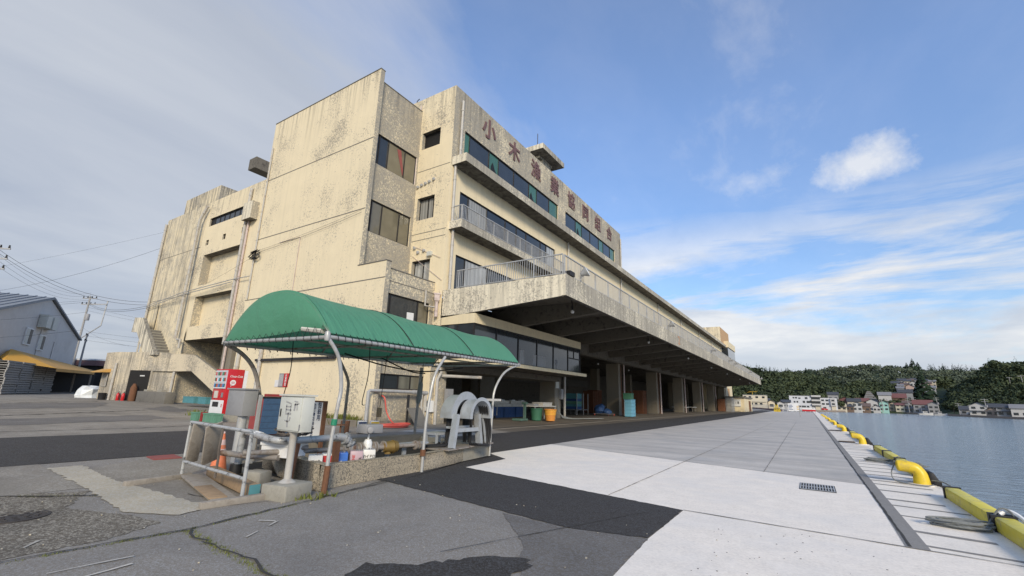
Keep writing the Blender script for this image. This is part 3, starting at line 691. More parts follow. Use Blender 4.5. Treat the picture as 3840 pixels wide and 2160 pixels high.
# vents
for x, z in ((-18.2,13.6),(-17.9,13.65),(-17.6,13.7),(-17.3,13.75),(-16.95,13.82),(-18.05,9.75),(-17.75,9.45),(-17.3,9.5)):
    MB().lathe((x,YS-.12,z), [(.02,.0),(.09,.02),(.10,.12)], 10, 'Y').build('vent', 'galv', B)
MB().box(-16.95,-16.65,YS-.16,YS-.002,9.1,9.35).build('meter_box', 'cabinet_cream', B)
cb = MB(); rn = random.Random(4)
for k in range(7): cb.tube([(-28.0+rn.uniform(-.5,.5)+.3*math.cos(a*.9+k), TY-.12-rn.uniform(0,.15), 9.75+.28*math.sin(a*.9+k)) for a in range(7)], .022, 5)
cb.build('cable_coil', 'black_cable', B)
# fluorescent light and signs on the tower wall
MB().box(-26.0,-18.9,TY-.15,TY-.02,3.17,3.30).build('light_bar', 'frame_black', B)
l = MB(); l.tube([(LX+.2,14.5,3.25),(LX+.2,17.0,3.25)], .05, 8); l.build('light_tube', 'pipe_white', B)
fs = MB(); fs.box(-23.05,-22.66,TY-.04,TY-.003,1.8,2.5); fo = fs.build('fire_sign', 'red_paint', B)
text('lettering', '火\n気\n厳\n禁', 'sign_white', fo, (-22.85,TY-.045,2.15), NYX, UP, .15, .03, .002, spacing=1.05)
fs = MB(); fs.box(-23.5,-23.07,TY-.04,TY-.003,1.8,2.5); fo = fs.build('notice_board', 'ink_grey', B)
b = MB()
for k in range(4): b.box(-23.46+.1*k,-23.44+.1*k,TY-.046,TY-.04,1.85,2.45)
b.build('lettering', 'sign_white', fo); MB().box(-23.85,-23.52,TY-.03,TY-.003,1.8,2.15).build('notice_board', 'sign_white', B)
MB().box(-23.9,-22.5,TY-.45,TY-.02,.9,1.42).build('hose_cabinet', 'red_box', B)
# pipework under the low window
pw = MB(); pw.tube([(-15.95,13.35,.3),(-15.95,13.35,1.68),(-15.95,13.45,1.73),(-15.95,16.2,1.73)], .075, 9); pw.tube([(-15.95,16.0,1.73),(-15.95,17.2,1.7)], .1, 9); pw.build('wall_pipe', 'galv', B)
pw = MB()
for y in (16.35,16.65,16.95): pw.tube([(-15.95,y,1.65),(-15.95,y,1.05)], .05, 8); pw.tube([(-15.95,y,1.05),(-15.95,y,.85)], .085, 8)
pw.tube([(-16.0,16.9,1.6),(-16.0,16.9,.5)], .06); pw.build('wall_pipe', 'pipe_white', B)
pw = MB(); pw.tube([(-15.95,15.75,.3),(-15.95,15.75,1.5)], .045, 8); pw.tube([(-15.95,15.75,.95),(-15.95,15.75,1.6)], .06, 8); pw.build('wall_pipe', 'black_rubber', B)
MB().box(-16.0,-15.72,17.0,17.36,.8,1.35).build('meter_box', 'white_paint', B); MB().box(-15.6,-15.35,17.9,18.3,1.2,1.95).build('meter_box', 'cabinet_grey', B)
pw = MB(); pw.tube([(-15.6,17.3,.2),(-15.6,17.3,2.4),(-15.55,17.5,2.75),(-15.6,17.35,3.0),(-15.7,17.2,3.2)], .075, 8); pw.tube([(-16.0,17.6,2.6),(-13.8,18.6,2.55)], .08, 8)
pw.build('wall_pipe', 'pipe_white', B)
# plinth
MB().box(LX,LX+.15,TY+.3,17.1,.1,.42).build('plinth', 'kerb_concrete', B); MB().box(-22,-16.2,12.75,13.1,.15,.48).build('plinth', 'kerb_concrete', B)
# ---- roof platform with antenna
t = MB(); t.box(-20.0,-16.1,28.7,32.6,21.6,22.05); t.prism([(-19.4,29.6,21.58),(-16.9,29.6,21.58),(-16.9,31.8,21.58),(-19.4,31.8,21.58)], (0,0,-.2)); t.box(-18.6,-16.9,30.1,31.6,19.7,21.4); t.build('roof_platform', 'wall_grimy', B)
MB().tube([(-17.6,30.4,22.05),(-17.6,30.4,24.3)], .03, 6).build('antenna', 'iron_dark', B)
MB().tube([(-19.3,YS+.3,18.8),(-19.3,YS+.3,20.1),(-19.1,YS+.3,20.2)], .03, 6).build('antenna', 'iron_dark', B)
# ---- far end: stair tower and glazed corner room
t = MB(); t.box(-22.5,-15.76,114.45,128.4,14.9,19.4); t.build('stair_tower', 'wall_paint', B); MB().box(-15.757,-15.74,114.6,128.3,14.95,19.35).build('stair_tower_panel', 'tan_wall', B)
MB().box(-21,-14.8,119,131.5,15.0,16.5).build('end_parapet', 'wall_plain', B); MB().box(-20.5,-15.9,114.4,127.9,.1,6.7).build('end_block', 'wall_plain', B); MB().box(-15.895,-15.85,120,123,.2,5.3).build('shutter', 'tan_wall', B)
q = MB(); q.box(-15.2,-14.95,119.1,131.4,12.4,15.0); q.box(-20,-14.95,119.05,119.1,12.4,15.0); q.build('end_window', 'glass_dark', B)
# ---- floodlights on the canopy edge, bulbs below it
def flood(y, big=1.):
    m = MB(); m.tube([(-8.55,y,7.1),(-8.35,y+.02,7.35)], .025, 6); rot = Matrix.Rotation(R(62),3,'Y') @ Matrix.Rotation(R(-15),3,'X'); c0 = (-8.3,y,7.48)
    m.lathe(c0, [(.06,-.22),(.11,-.16),(.13,-.08),(.25,.10),(.27,.14)], 14, 'Z', rot); o = m.build('floodlight', 'galv', B)
    k = MB(); k.lathe(c0, [(.25,.135),(.2,.165),(.08,.18)], 14, 'Z', rot); k.build('lens', 'lamp_glass', o)
for y in (19.0,35.5,54.4,67.9,73.3,93.3,116.8): flood(y)
MB().box(-8.95,-8.45,17.75,18.25,7.09,7.3).build('light_housing', 'frame_black', B)
for y in (20.3,33.5,47,60,73,88,103):
    m = MB(); m.tube([(-9.6,y,6.73),(-9.55,y,6.2)], .025, 6); m.tube([(-9.55,y,6.2),(-9.55,y,6.0)], .05, 8); o = m.build('hanging_lamp', 'frame_black', B)
    k = MB(); k.ball((-9.55,y,5.92), .1, 10); k.build('bulb', 'bulb_white', o)
text('number', '2', 'faded_orange', B, (-8.495,38.7,6.6), EX, UP, 1.0, .0, .003, sx=1.3)
for y in (21.5,26,36,41,50): 
    k = MB(); k.ball((-16.6,y,5.0), .1, 8); k.build('bulb', 'bulb_white', B)

# ================================================================== STAIR ANNEX in front of the west wall
A = thing('stair_annex', 'mottled grey concrete annex with an outside stair up to the market building', 'stair annex', (-52,15.5,.36))
gA = .33; Pa, Pb, Pc, Pd, Pe = (-55.05,15.0), (-52.4,15.0), (-48.4,16.35), (-44.6,17.7), (-40.5,19.1)
m = MB(); m.prism([(*Pa,gA),(*Pb,gA),(-48.2,16.48,gA),(-48.2,17.36,gA),(-55.05,17.36,gA)], (0,0,4.27)); m.build('wall', 'wall_annex', A)
def slab(mb, p, q, z0, z1, z2=None, z3=None, th=.25):
    p, q = V((*p,0)), V((*q,0)); d = (q-p).normalized(); n_ = V((-d.y,d.x,0))*th
    z2 = z0 if z2 is None else z2; z3 = z1 if z3 is None else z3
    mb.add([p+V((0,0,z0)),q+V((0,0,z2)),q+n_+V((0,0,z2)),p+n_+V((0,0,z0)),p+V((0,0,z1)),q+V((0,0,z3)),q+n_+V((0,0,z3)),p+n_+V((0,0,z1))],
           [(0,3,2,1),(4,5,6,7),(0,1,5,4),(1,2,6,5),(2,3,7,6),(3,0,4,7)])
m = MB(); slab(m, (-48.19,16.46), (-45.7,17.0), 2.95, 4.6, 2.95, 4.45, .22); slab(m, (-45.7,17.0), (-42.3,17.1), 2.95, 4.45, 2.95, 4.28, .22); m.build('parapet', 'wall_annex', A)
m = MB(); slab(m, (-42.29,17.1), (-34.0,17.1), 2.95, 4.28, -.1, 1.6, .22); m.build('parapet', 'wall_annex', A)
m = MB(); slab(m, (-48.19,16.6), (-45.7,17.22), gA, 2.94, gA, 2.94, .12); m.build('lower_wall', 'wall_annex', A)
m = MB(); m.box(-48.1,-42.3,17.22,17.36,3.9,4.1); m.box(-47.9,-46.5,16.9,17.2,3.9,4.1); m.build('landing', 'concrete_dark', A)
st = MB()
ns = MB()
for k in range(9):
    x1 = -47.7-.37*k; z1 = 4.3+.27*(k+1); st.box(x1-.39,x1,16.5,17.36,z1-.27,z1); ns.box(x1-.36,x1+.012,16.52,17.34,z1+.002,z1+.06)
ns.build('tread', 'concrete_block', A)
st.build('steps', 'concrete_dark', A)
m = MB(); m.prism([(-47.75,16.2,4.35),(-52.2,16.2,7.95),(-54.2,16.2,8.1),(-54.3,16.2,6.7),(-52.9,16.2,6.6),(-50.1,16.2,4.35)], (0,.3,0)); m.build('stringer', 'wall_grimy', A)
dr = MB(); dr.box(-54.0,-52.3,YS-.06,YS-.004,6.9,9.7); dr.build('doorway', 'wall_plain', A); MB().box(-52.42,-52.32,YS-.09,YS-.062,6.9,9.3).build('door_edge', 'frame_black', A)
ddx, ddy = 2.7/2.86, .95/2.86
def onface(t, off=.02): return (-52.4+ddx*t+off*ddy, 15.0+ddy*t-off*ddx)
def facebox(mb, t0, t1, z0, z1, off=.03, th=.03):
    a, b = onface(t0, off), onface(t1, off); mb.add([(*a,z0),(*b,z0),(*b,z1),(*a,z1),(a[0]-ddy*th,a[1]+ddx*th,z0),(b[0]-ddy*th,b[1]+ddx*th,z0),(b[0]-ddy*th,b[1]+ddx*th,z1),(a[0]-ddy*th,a[1]+ddx*th,z1)],
        [(0,1,2,3),(4,7,6,5),(0,4,5,1),(1,5,6,2),(2,6,7,3),(3,7,4,0)])
m = MB(); facebox(m, 2.0, 4.3, gA, 3.0); m.build('doorway_shade', 'dark_gap', A)  # near-black slab on the wall, painted as shade inside the doorway
m = MB(); facebox(m, 3.25, 3.32, 2.48, 2.58, .05); facebox(m, 3.36, 3.44, 2.48, 2.58, .05); facebox(m, 3.47, 3.55, 2.48, 2.58, .05); facebox(m, 3.58, 3.65, 2.48, 2.58, .05); facebox(m, 3.68, 3.75, 2.48, 2.58, .05); m.build('door_lettering', 'sign_white', A)
m = MB(); m.box(-54.5,-53.2,14.94,14.99,1.5,2.75); wo = m.build('window', 'frame_black', A)
m = MB()
for k in range(6): m.box(-54.45+.23*k,-54.40+.23*k,14.9,14.94,1.5,2.75)
m.build('window_bars', 'pipe_white', wo); m = MB(); m.prism([(-55.2,15.0,3.1),(-55.2,14.2,2.8),(-55.2,14.2,2.74),(-55.2,15.0,2.78)], (2.2,0,0)); m.build('awning', 'tarp_fade', A)
m = MB(); p = onface(.35, .12); m.tube([(p[0],p[1],.35),(p[0],p[1],3.6)], .1, 8); m.build('downpipe', 'pipe_white', A)
m = MB(); m.tube([(-44.9,16.9,.35),(-44.9,16.9,2.9)], .1, 8); m.tube([(-54.98,17.2,1.0),(-54.98,17.2,6.0)], .09, 8); m.build('downpipe', 'pipe_white', A)
# trough, bins and bottles in front of the annex
T = thing('water_trough', 'long concrete trough against the annex wall with two blocks on its rim', 'trough', (-47.5,15.6,.33))
m = MB(); m.obox((-45.0,15.95,.76), (5.6,.7,.95), 0); m.build('basin', 'concrete_dark', T, bevel=.03)

for x in (-46.6,-43.9): MB().obox((x,15.95,1.30), (.7,.4,.16), 0).build('rim_block', 'concrete_block', T)
m = MB(); m.lathe((-49.0,15.7,.33), [(.25,0),(.27,.3),(.25,1.15),(.1,1.5)], 12); tag(m.build('gas_cylinder', 'rust', loc=(-49.0,15.7,.33)), 'rusty brown cylinder standing in the dark doorway of the annex', 'cylinder')
m = MB(); m.lathe((-52.3,14.6,.33), [(.25,0),(.3,.62),(.31,.64)], 12); tag(m.build('bin', 'black_rubber', loc=(-52.3,14.6,.33)), 'black bin at the corner of the grey annex', 'bin')
def extinguisher(x, y):
    t = thing('fire_extinguisher', '', 'fire extinguisher', (0,0,0), 'fire extinguishers by the annex')
    m = MB(); m.lathe((0,0,0), [(.10,0),(.11,.02),(.11,.42),(.07,.5),(.03,.54)], 12); m.build('cylinder', 'red_paint', t)
    m = MB(); m.tube([(0,0,.54),(0,0,.6),(.08,0,.62)], .02, 6); m.tube([(.04,0,.58),(.13,0,.45),(.13,0,.12)], .012, 5); m.build('hose', 'black_rubber', t); place(t, (x,y,.34)); return t
e = extinguisher(-50.9,15.3); e.scale = (1.25,1.25,1.25); e['label'] = 'left red fire extinguisher at the foot of the annex downpipe'
e2 = copy_tree(e, (-50.2,15.45,.34), .5, 'right red fire extinguisher at the foot of the annex downpipe')
def fishbox(name, lab, mat, c, size, group=None, rz=0, ribs=True):
    x, y, z = size; m = MB(); t = .03
    m.box(-x/2,x/2,-y/2,y/2,0,t); m.box(-x/2,x/2,-y/2,-y/2+t,t,z); m.box(-x/2,x/2,y/2-t,y/2,t,z); m.box(-x/2,-x/2+t,-y/2+t,y/2-t,t,z); m.box(x/2-t,x/2,-y/2+t,y/2-t,t,z)
    m.box(-x/2-.02,x/2+.02,-y/2-.02,-y/2,z-.05,z+.002); m.box(-x/2-.02,x/2+.02,y/2,y/2+.02,z-.05,z+.002); m.box(x/2,x/2+.02,-y/2,y/2,z-.05,z+.002); m.box(-x/2-.02,-x/2,-y/2,y/2,z-.05,z+.002)
    if ribs:
        k = max(2, int(x/.2))
        for i in range(k): m.box(-x/2+x*(i+.4)/k,-x/2+x*(i+.6)/k,-y/2-.015,-y/2,t,z-.05)
        k = max(2, int(y/.2))
        for i in range(k): m.box(x/2,x/2+.015,-y/2+y*(i+.4)/k,-y/2+y*(i+.6)/k,t,z-.05)
    o = m.build(name, mat, loc=(0,0,0)); place(o, c, rz); return tag(o, lab, 'tub' if 'tub' in name else 'crate', group)
fishbox('fish_tub', 'teal fish tub on the ground under the outside stair', 'crate_teal', (-37.7,15.8,.55), (1.7,.8,.45))
fishbox('fish_tub', 'crumpled turquoise tub beside the vending machine, behind its left edge', 'crate_teal', (-35.6,15.8,.55), (1.1,.8,.45))
# ================================================================== GREEN CANOPY
T = thing('fuel_canopy', 'green tarpaulin barrel canopy on bent steel pipe posts over the fuel pit', 'canopy', (-8.8,8.5,0))
def fx(y): return -6.85-.107*(y-4.78)
def cz(y): return 2.53+.0125*(y-4.78)
W_ = 3.67; YA, YB = 4.78, 12.26; ribs_y = [YA, 7.35, 9.85, YB]
nu, nv = 26, 36; mb = MB(); vs = []
for j in range(nv+1):
    y = YA+(YB-YA)*j/nv; sag = 0
    for a, b in zip(ribs_y, ribs_y[1:]):
        if a <= y <= b: sag = math.sin(math.pi*(y-a)/(b-a))
    for i in range(nu+1):
        u = -1+2*i/nu; zz = (1-abs(u)**2.4)
        h = .94-.055*sag*max(0, 1-abs(u)*.55); vs.append((fx(y)-W_/2-u*-W_/2, y, cz(y)+.07+h*zz))
mb.add(vs, [(j*(nu+1)+i, j*(nu+1)+i+1, (j+1)*(nu+1)+i+1, (j+1)*(nu+1)+i) for j in range(nv) for i in range(nu)])
ep = []  # closed near end, its hem lifted above the rail
nb = 12
for j in range(nb+1):
    for i in range(nu+1):
        u = -1+2*i/nu; ztop = cz(YA)+.07+.94*(1-abs(u)**2.4); zb = cz(YA)+.05+.10*max(0, min(1, (u+.7)/1.2))*(1 if u < .93 else .6)
        zb = min(zb, ztop); t = j/nb; ep.append((fx(YA)-W_/2+u*W_/2, YA-.012-.05*math.sin(math.pi*t)*(1-u*u), zb+(ztop-zb)*t))
mb.add(ep, [(j*(nu+1)+i, j*(nu+1)+i+1, (j+1)*(nu+1)+i+1, (j+1)*(nu+1)+i) for j in range(nb) for i in range(nu)])
mb.build('cover', 'tent_green', T)
f = MB()
f.tube([(fx(YA),YA-.04,cz(YA)),(fx(YB),YB+.02,cz(YB))], .036, 10); f.tube([(fx(YA)-W_,YA,cz(YA)+.03),(fx(YB)-W_,YB,cz(YB)+.03)], .042, 10)
f.tube([(fx(YA),YA,cz(YA)),(fx(YA)-W_,YA,cz(YA)+.05)], .036, 10)
f.tube([(fx(YB),YB,cz(YB)),(fx(YB)-W_,YB,cz(YB))], .03, 8)
f.lathe((fx(YA),YA-.05,cz(YA)-.07), [(.04,0),(.052,.04),(.052,.11),(.04,.16)], 10); f.lathe((fx(YB),YB,cz(YB)-.05), [(.04,0),(.06,.04),(.04,.1)], 10)
f.build('rail', 'galv', T)
for y in (6.9,9.4):
    m = MB(); m.tube([(fx(y)-W_/2+u*W_/2, y+.1*u, cz(y)+.09+.90*(1-abs(u)**2.4)) for u in [-1+2*k/24 for k in range(25)]], .010, 5); m.build('lashing_rope', 'black_cable', T)
for y in ribs_y:
    m = MB(); m.tube([(fx(y)-W_/2+u*W_/2, y, cz(y)+.045+.94*(1-abs(u)**2.4)-(.03 if abs(u) < 1 else 0)) for u in [-1+2*k/20 for k in range(21)]], .022, 7); m.build('arch', 'pipe_rusty', T)
m = MB()
for y in (6.1,8.6,11.0): m.tube([(fx(y),y,cz(y)),(fx(y)-W_,y,cz(y)+.03)], .025, 6)
m.tube([(fx(YA)-1.2,YA,cz(YA)+.03),(fx(YB)-1.2,YB,cz(YB)+.03)], .025, 6); m.build('tie_pipe', 'pipe_rusty', T)
m = MB(); m.tube([(fx(YA)-.25,YA+.03,cz(YA)+.13),(fx(YA)-.85,YA+.02,cz(YA)+.20)], .055, 8); m.build('rolled_sheet', 'tub_white', T)
# lacing: cord loops round the rails
lc = MB(); k = 46
for i in range(k):
    y = YA+.1+(YB-YA-.2)*i/(k-1); x = fx(y); z = cz(y)
    lc.tube([(x+.02,y,z+.09),(x+.055,y+.04,z+.02),(x+.03,y+.07,z-.05),(x-.04,y+.09,z-.03)], .0055, 4)
k = 16
for i in range(k):
    x = fx(YA)-.15-(W_-.3)*i/(k-1); z = cz(YA)+.03*(i/k); lc.tube([(x,YA-.06,z+.15*(1-i/k)+.06),(x-.10,YA-.055,z+.0),(x-.10,YA-.02,z-.05)], .005, 4); lc.tube([(x,YA-.05,z+.14*(1-i/k)+.05),(x+.08,YA-.03,z+.03)], .005, 4)
for i in range(40):
    y = YA+.1+(YB-YA-.2)*i/39; x = fx(y)-W_; lc.tube([(x,y,cz(y)+.1),(x,y+.06,cz(y)-.04+.03*math.sin(i*2.1))], .012, 4)
lc.build('lacing', 'black_cable', T)
def post(pts, r, mat='galv'): m = MB(); m.tube(pts, r, 9); return m.build('post', mat, T)
def curve(pts, k=5):
    P = [V(p) for p in pts]; out = []
    for i in range(len(P)-1):
        p0, p1, p2, p3 = P[max(i-1,0)], P[i], P[i+1], P[min(i+2,len(P)-1)]
        for j in range(k):
            t = j/k; out.append(.5*((2*p1)+(p2-p0)*t+(2*p0-5*p1+4*p2-p3)*t*t+(3*p1-p0-3*p2+p3)*t**3))
    return out+[P[-1]]
p = post(curve([(-6.78,4.98,0),(-6.8,5.01,.68),(-6.8,5.06,1.32),(-6.8,5.09,1.7),(-6.8,4.97,2.19),(-6.85,4.76,2.5)]), .033)
MB().tube([(-6.78,4.98,0),(-6.785,5.0,.42)], .05, 9).build('rust_sleeve', 'rust', p); MB().tube([(-6.8,5.03,1.06),(-6.8,5.035,1.16)], .05, 9).build('tape', 'green_tape', p)
p = post(curve([(-7.1,7.57,0),(-7.1,7.59,.88),(-7.1,7.66,1.55),(-7.1,7.79,2.08),(-7.16,8.16,2.5)]), .033)
MB().tube([(-7.1,7.57,.33),(-7.1,7.57,.46)], .06, 9).build('clamp', 'rust', p)
post(curve([(-7.6,10.75,0),(-7.6,10.82,1.15),(-7.6,10.88,1.76),(-7.6,11.24,2.23),(-7.62,11.7,2.47),(-7.65,12.2,2.6)]), .033)
post(curve([(-10.6,5.84,.05),(-10.6,5.82,1.0),(-10.6,5.76,1.5),(-10.6,5.55,2.05),(-10.6,5.23,2.38),(-10.55,4.8,2.57)]), .045, 'pipe_rusty')
post(curve([(-10.75,8.25,.1),(-10.75,8.27,1.5),(-10.75,8.22,2.0),(-10.75,7.72,2.7)]), .04, 'pipe_rusty')
post(curve([(-10.9,11.15,.1),(-10.9,11.2,1.2),(-10.95,11.3,2.5)]), .045, 'pipe_rusty')
for x, y, z0, z1, w2 in [(-9.3,5.6,1.4,2.7,'cord'),(-8.0,6.6,1.35,2.7,'cord')]:
    m = MB(); m.tube(curve([(x,y,z1),(x+.03,y+.02,(z0+z1)/2),(x-.03,y-.02,z0+.1),(x,y,z0)]), .01, 5); m.build('cord', 'black_cable', T)
pb = tag(MB().tube([(-9.6,8.55,2.65),(-9.62,8.5,1.62),(-9.63,8.49,1.25)], .009, 5).build('pendant_switch', 'black_cable', loc=(-9.6,8.5,1.2)), 'brown pendant switch hanging on a black cord from the green canopy', 'switch')
MB().obox((-9.63,8.48,1.12), (.13,.08,.24)).build('switch_box', 'wood_warm', pb, bevel=.015)
pb = MB(); pb.tube([(-9.8,10.2,2.62),(-9.8,10.15,1.98)], .012, 5); pb.tube([(-9.8,10.15,1.98),(-9.8,10.14,1.9),(-9.81,10.12,1.5),(-9.82,10.1,1.35)], [.05,.07,.085,.05], 8); tag(pb.build('rope_bundle', 'rope_grey', loc=(-9.8,10.1,1.3)), 'knotted grey rope hanging from the canopy in front of the low window', 'rope')
m = MB(); m.tube(curve([(-10.3,7.7,2.62),(-10.2,9.0,2.4),(-9.8,10.2,2.3),(-9.4,11.6,2.5)]), .02, 5); m.tube(curve([(-10.6,9.1,2.68),(-10.1,9.9,2.3),(-9.8,10.3,2.25)]), .02, 5); tag(m.build('sagging_cable', 'black_cable', loc=(-10,9.5,2.3)), 'black electric cable sagging under the right half of the green canopy', 'cable')

# ================================================================== CONCRETE FUEL PIT
K = thing('fuel_pit', 'low rough concrete basin wall around the fuel pipes under the canopy', 'concrete basin', (-8.5,8,0))
def wallseg(mb, pts, th=.16):
    for (a, b) in zip(pts, pts[1:]):
        (x0,y0,h0),(x1,y1,h1) = a, b; slab(mb, (x0,y0), (x1,y1), 0, h0, 0, h1, th)
m = MB(); wallseg(m, [(-6.98,5.02,.42),(-7.08,5.6,.39),(-7.16,7.64,.365),(-7.44,9.4,.36)]); wallseg(m, [(-9.6,5.5,.50),(-8.5,5.22,.52),(-7.7,5.04,.46),(-6.98,5.02,.42)]); m.build('wall', 'tank_concrete', K, bevel=.012)
m = MB(); slab(m, (-7.44,9.4), (-7.63,10.76), 0, .355, 0, .345, .18); slab(m, (-7.63,10.76), (-10.6,11.1), 0, .34, 0, .34, .18); m.build('wall', 'concrete_block', K)
m = MB(); slab(m, (-10.6,11.1), (-10.3,6.0), .05, .40, .05, .44, .22); m.box(-11.2,-10.4,6.0,11.3,.06,.34); m.build('wall', 'kerb_concrete', K)
MB().add([(-7.1,5.1,.02),(-7.5,10.8,.02),(-10.4,11.0,.07),(-10.3,5.3,.07)], [(0,1,2,3)]).build('pit_floor', 'dark_gap', K)
pl = MB(); pl.obox((-7.95,9.55,.365), (1.25,2.3,.03), R(8)); pl.build('steel_plate', 'pipe_rusty', K)
for x, y in ((-7.85,6.95),(-7.75,7.95)):
    s_ = MB(); w2 = .30
    s_.bar((x,y-w2,.02),(x,y-w2,.50),.09,.05); s_.bar((x,y+w2,.02),(x,y+w2,.50),.09,.05); s_.box(x-.12,x+.12,y-w2-.05,y+w2+.05,.50,.54); s_.build('pipe_stand', 'galv_plate', K)
s_ = MB(); s_.box(-8.4,-8.0,9.0,9.55,.62,.68)
for x, y in ((-8.4,9.0),(-8.05,9.0),(-8.4,9.5),(-8.05,9.5)): s_.box(x,x+.05,y,y+.05,.05,.62)
o = s_.build('steel_stool', 'galv_plate', loc=(-8.2,9.3,.05)); tag(o, 'grey steel stool standing in the pit beside the hose saddle', 'stool')

# ---- pipework
PW = thing('fuel_pipework', 'silver and black peeling fuel pipes with flanged valves running along the pit', 'pipes', (-7.9,5.6,.5))
m = MB(); m.tube(curve([(-9.12,4.76,.05),(-9.12,4.76,.62),(-9.06,4.76,.78),(-8.85,4.74,.83),(-8.1,4.66,.78),(-7.8,4.7,.76),(-7.74,4.9,.755),(-7.76,5.4,.75),(-7.80,5.95,.76)]), .062, 12); m.build('main_pipe', 'pipe_peel', PW)
m = MB()
m.tube([(-8.55,4.71,.815),(-8.35,4.69,.80)], .066, 12); m.build('pipe_sleeve', 'white_paint', PW)
m = MB(); m.tube(curve([(-7.80,5.9,.76),(-7.79,6.1,.72),(-7.77,6.18,.6),(-7.77,6.2,.5)]), .075, 12); m.tube([(-7.79,6.05,.73),(-7.78,6.1,.71)], .12, 14); m.tube([(-7.78,6.16,.64),(-7.77,6.18,.60)], .13, 14); m.build('elbow', 'pipe_peel', PW)
m = MB(); m.tube([(-8.15,4.3,.56),(-7.88,5.1,.545),(-7.82,6.1,.52)], .045, 10); m.build('branch_pipe', 'pipe_rusty', PW)
m = MB(); m.ball((-7.79,6.25,.52), .12, 12); m.tube([(-7.79,6.05,.52),(-7.7,7.0,.50)], .055, 10)
for y in (6.12,6.38,6.44,6.72,6.78,6.98): m.tube([(-7.79+.1*(y-6.2),y,.515),(-7.787+.1*(y-6.2),y+.03,.515)], .115, 14)
m.build('valve_body', 'pipe_rusty', PW)
m = MB(); m.lathe((-7.74,6.6,.52), [(.07,-.16),(.09,-.1),(.09,.1),(.06,.16)], 12); m.tube([(-7.74,6.6,.65),(-7.74,6.6,.82)], .02, 6); m.build('meter', 'lamp_glass', PW)
m = MB(); m.box(-7.9,-7.6,6.42,6.85,.80,.98); m.tube([(-7.6,6.5,.88),(-7.52,6.45,.88)], .07, 10); m.build('pump_motor', 'cabinet_grey', PW, bevel=.02)
m = MB(); m.tube([(-7.70,6.98,.5),(-7.66,7.2,.5)], [.10,.13], 14); m.tube([(-7.66,7.2,.5),(-7.65,7.3,.5)], [.14,.12], 14); m.tube([(-7.68,7.1,.5),(-7.68,7.1,.36)], .07, 8); m.build('valve_wheel', 'brass', PW)
m = MB(); m.tube([(-7.65,7.28,.5),(-7.58,7.9,.5)], .045, 10); m.tube([(-7.58,7.8,.5),(-7.58,7.84,.5)], .1, 12); m.tube([(-7.57,7.9,.5),(-7.57,7.94,.5)], .09, 12); m.build('outlet_pipe', 'pipe_rusty', PW)
m = MB(); m.lathe((-7.86,5.98,.98), [(.1,-.01),(.1,.01)], 14); m.tube([(-7.86,5.98,.72),(-7.86,5.98,.99)], .018, 6); m.build('hand_wheel', 'rust', PW)
m = MB(); m.tube([(-9.05,4.4,.48),(-8.55,4.55,.46),(-7.9,4.8,.46)], .05, 10); m.tube([(-7.9,4.85,.6),(-7.86,5.3,.6)], .06, 10); m.tube([(-7.9,4.95,.6),(-7.89,5.0,.6)], .1, 12); m.build('lower_pipe', 'pipe_rusty', PW)
m = MB(); m.obox((-7.28,4.70,.38), (.05,.05,.75), 0, R(-4), R(4)); tag(m.build('iron_stake', 'rust', loc=(-7.3,4.7,0)), 'thin rusty iron stake leaning by the white cabinet post', 'stake')
m = MB(); m.box(-7.28,-7.2,5.42,5.52,.05,.74); tag(m.build('iron_stake', 'rust', loc=(-7.25,5.47,.05)), 'rusty channel iron upright holding the black and silver pipe', 'stake')
m = MB(); m.lathe((-9.1,4.72,.03), [(.16,0),(.17,.05),(.11,.06),(.1,.22)], 12); tag(m.build('pipe_collar', 'black_rubber', loc=(-9.1,4.7,.03)), 'black collar around the foot of the bent fuel pipe', 'collar')
fb = fishbox('mesh_crate', 'white perforated plastic crate wedged under the big silver pipe', 'white_paint', (-8.1,5.0,.46), (.62,.42,.24), None, R(12), False)
hm = MB()
for i in range(6):
    for j in range(7): hm.box(-.04+.028*i,-.025+.028*i,-.2125,-.21,.03+.024*j,.042+.024*j)
hm.build('holes', 'ink_grey', fb); text('lettering', '全\n漁田', 'ink_black', fb, (.22,-.212,.13), NYX, UP, .07, .02, .001)
rn = random.Random(8); m = MB()
for k in range(9): m.tube([(-8.25+rn.uniform(-.1,.1)+(.26+.02*k)*math.cos(a*.55+k), 5.25+rn.uniform(-.05,.05)+(.22)*math.sin(a*.55+k), .80+.02*k*rn.uniform(.4,1)+.03*math.sin(a)) for a in range(10)], .013, 5)
tag(m.build('rope_coil', 'rope_brown', loc=(-8.25,5.25,.8)), 'tangled brown rope heaped on the pipes behind the white cabinet', 'rope')
# ---- cans in the pit
def can(lab, x, y, z, mat, band, words, wmat, sq=True, rz=0, h=.36, w2=.235, group='oil cans lined up in the pit', sub=None):
    t = thing('oil_can', lab, 'oil can', (0,0,0), group)
    m = MB()
    if sq: m.obox((0,0,h/2), (w2,w2,h))
    else: m.lathe((0,0,0), [(w2*.46,0),(w2*.5,h)], 14)
    m.build('body', mat, t, bevel=.015)
    m = MB(); m.tube([(w2*.25,w2*.2,h),(w2*.25,w2*.2,h+.025)], .025, 8); m.box(-.08,.08,-.008,.008,h,h+.02); m.build('cap', 'ink_grey', t)
    if band: MB().box(w2/2,w2/2+.002,-w2/2+.01,w2/2-.01,h*.62,h*.93).build('label_band', band, t)
    if words: text('lettering', words, wmat, t, (w2/2+.004,0,h*.42 if band else h*.66), EX, UP, .066 if len(words) > 2 else .085, .03, .001, sx=.85)
    if sub: sub(t)
    place(t, (x,y,z), rz); return t
rz = R(-35)
can('white oil can with a black word, mostly behind the post of the white cabinet', -7.42, 5.20, .165, 'can_white', None, 'ルゴ', 'ink_black', rz=rz)
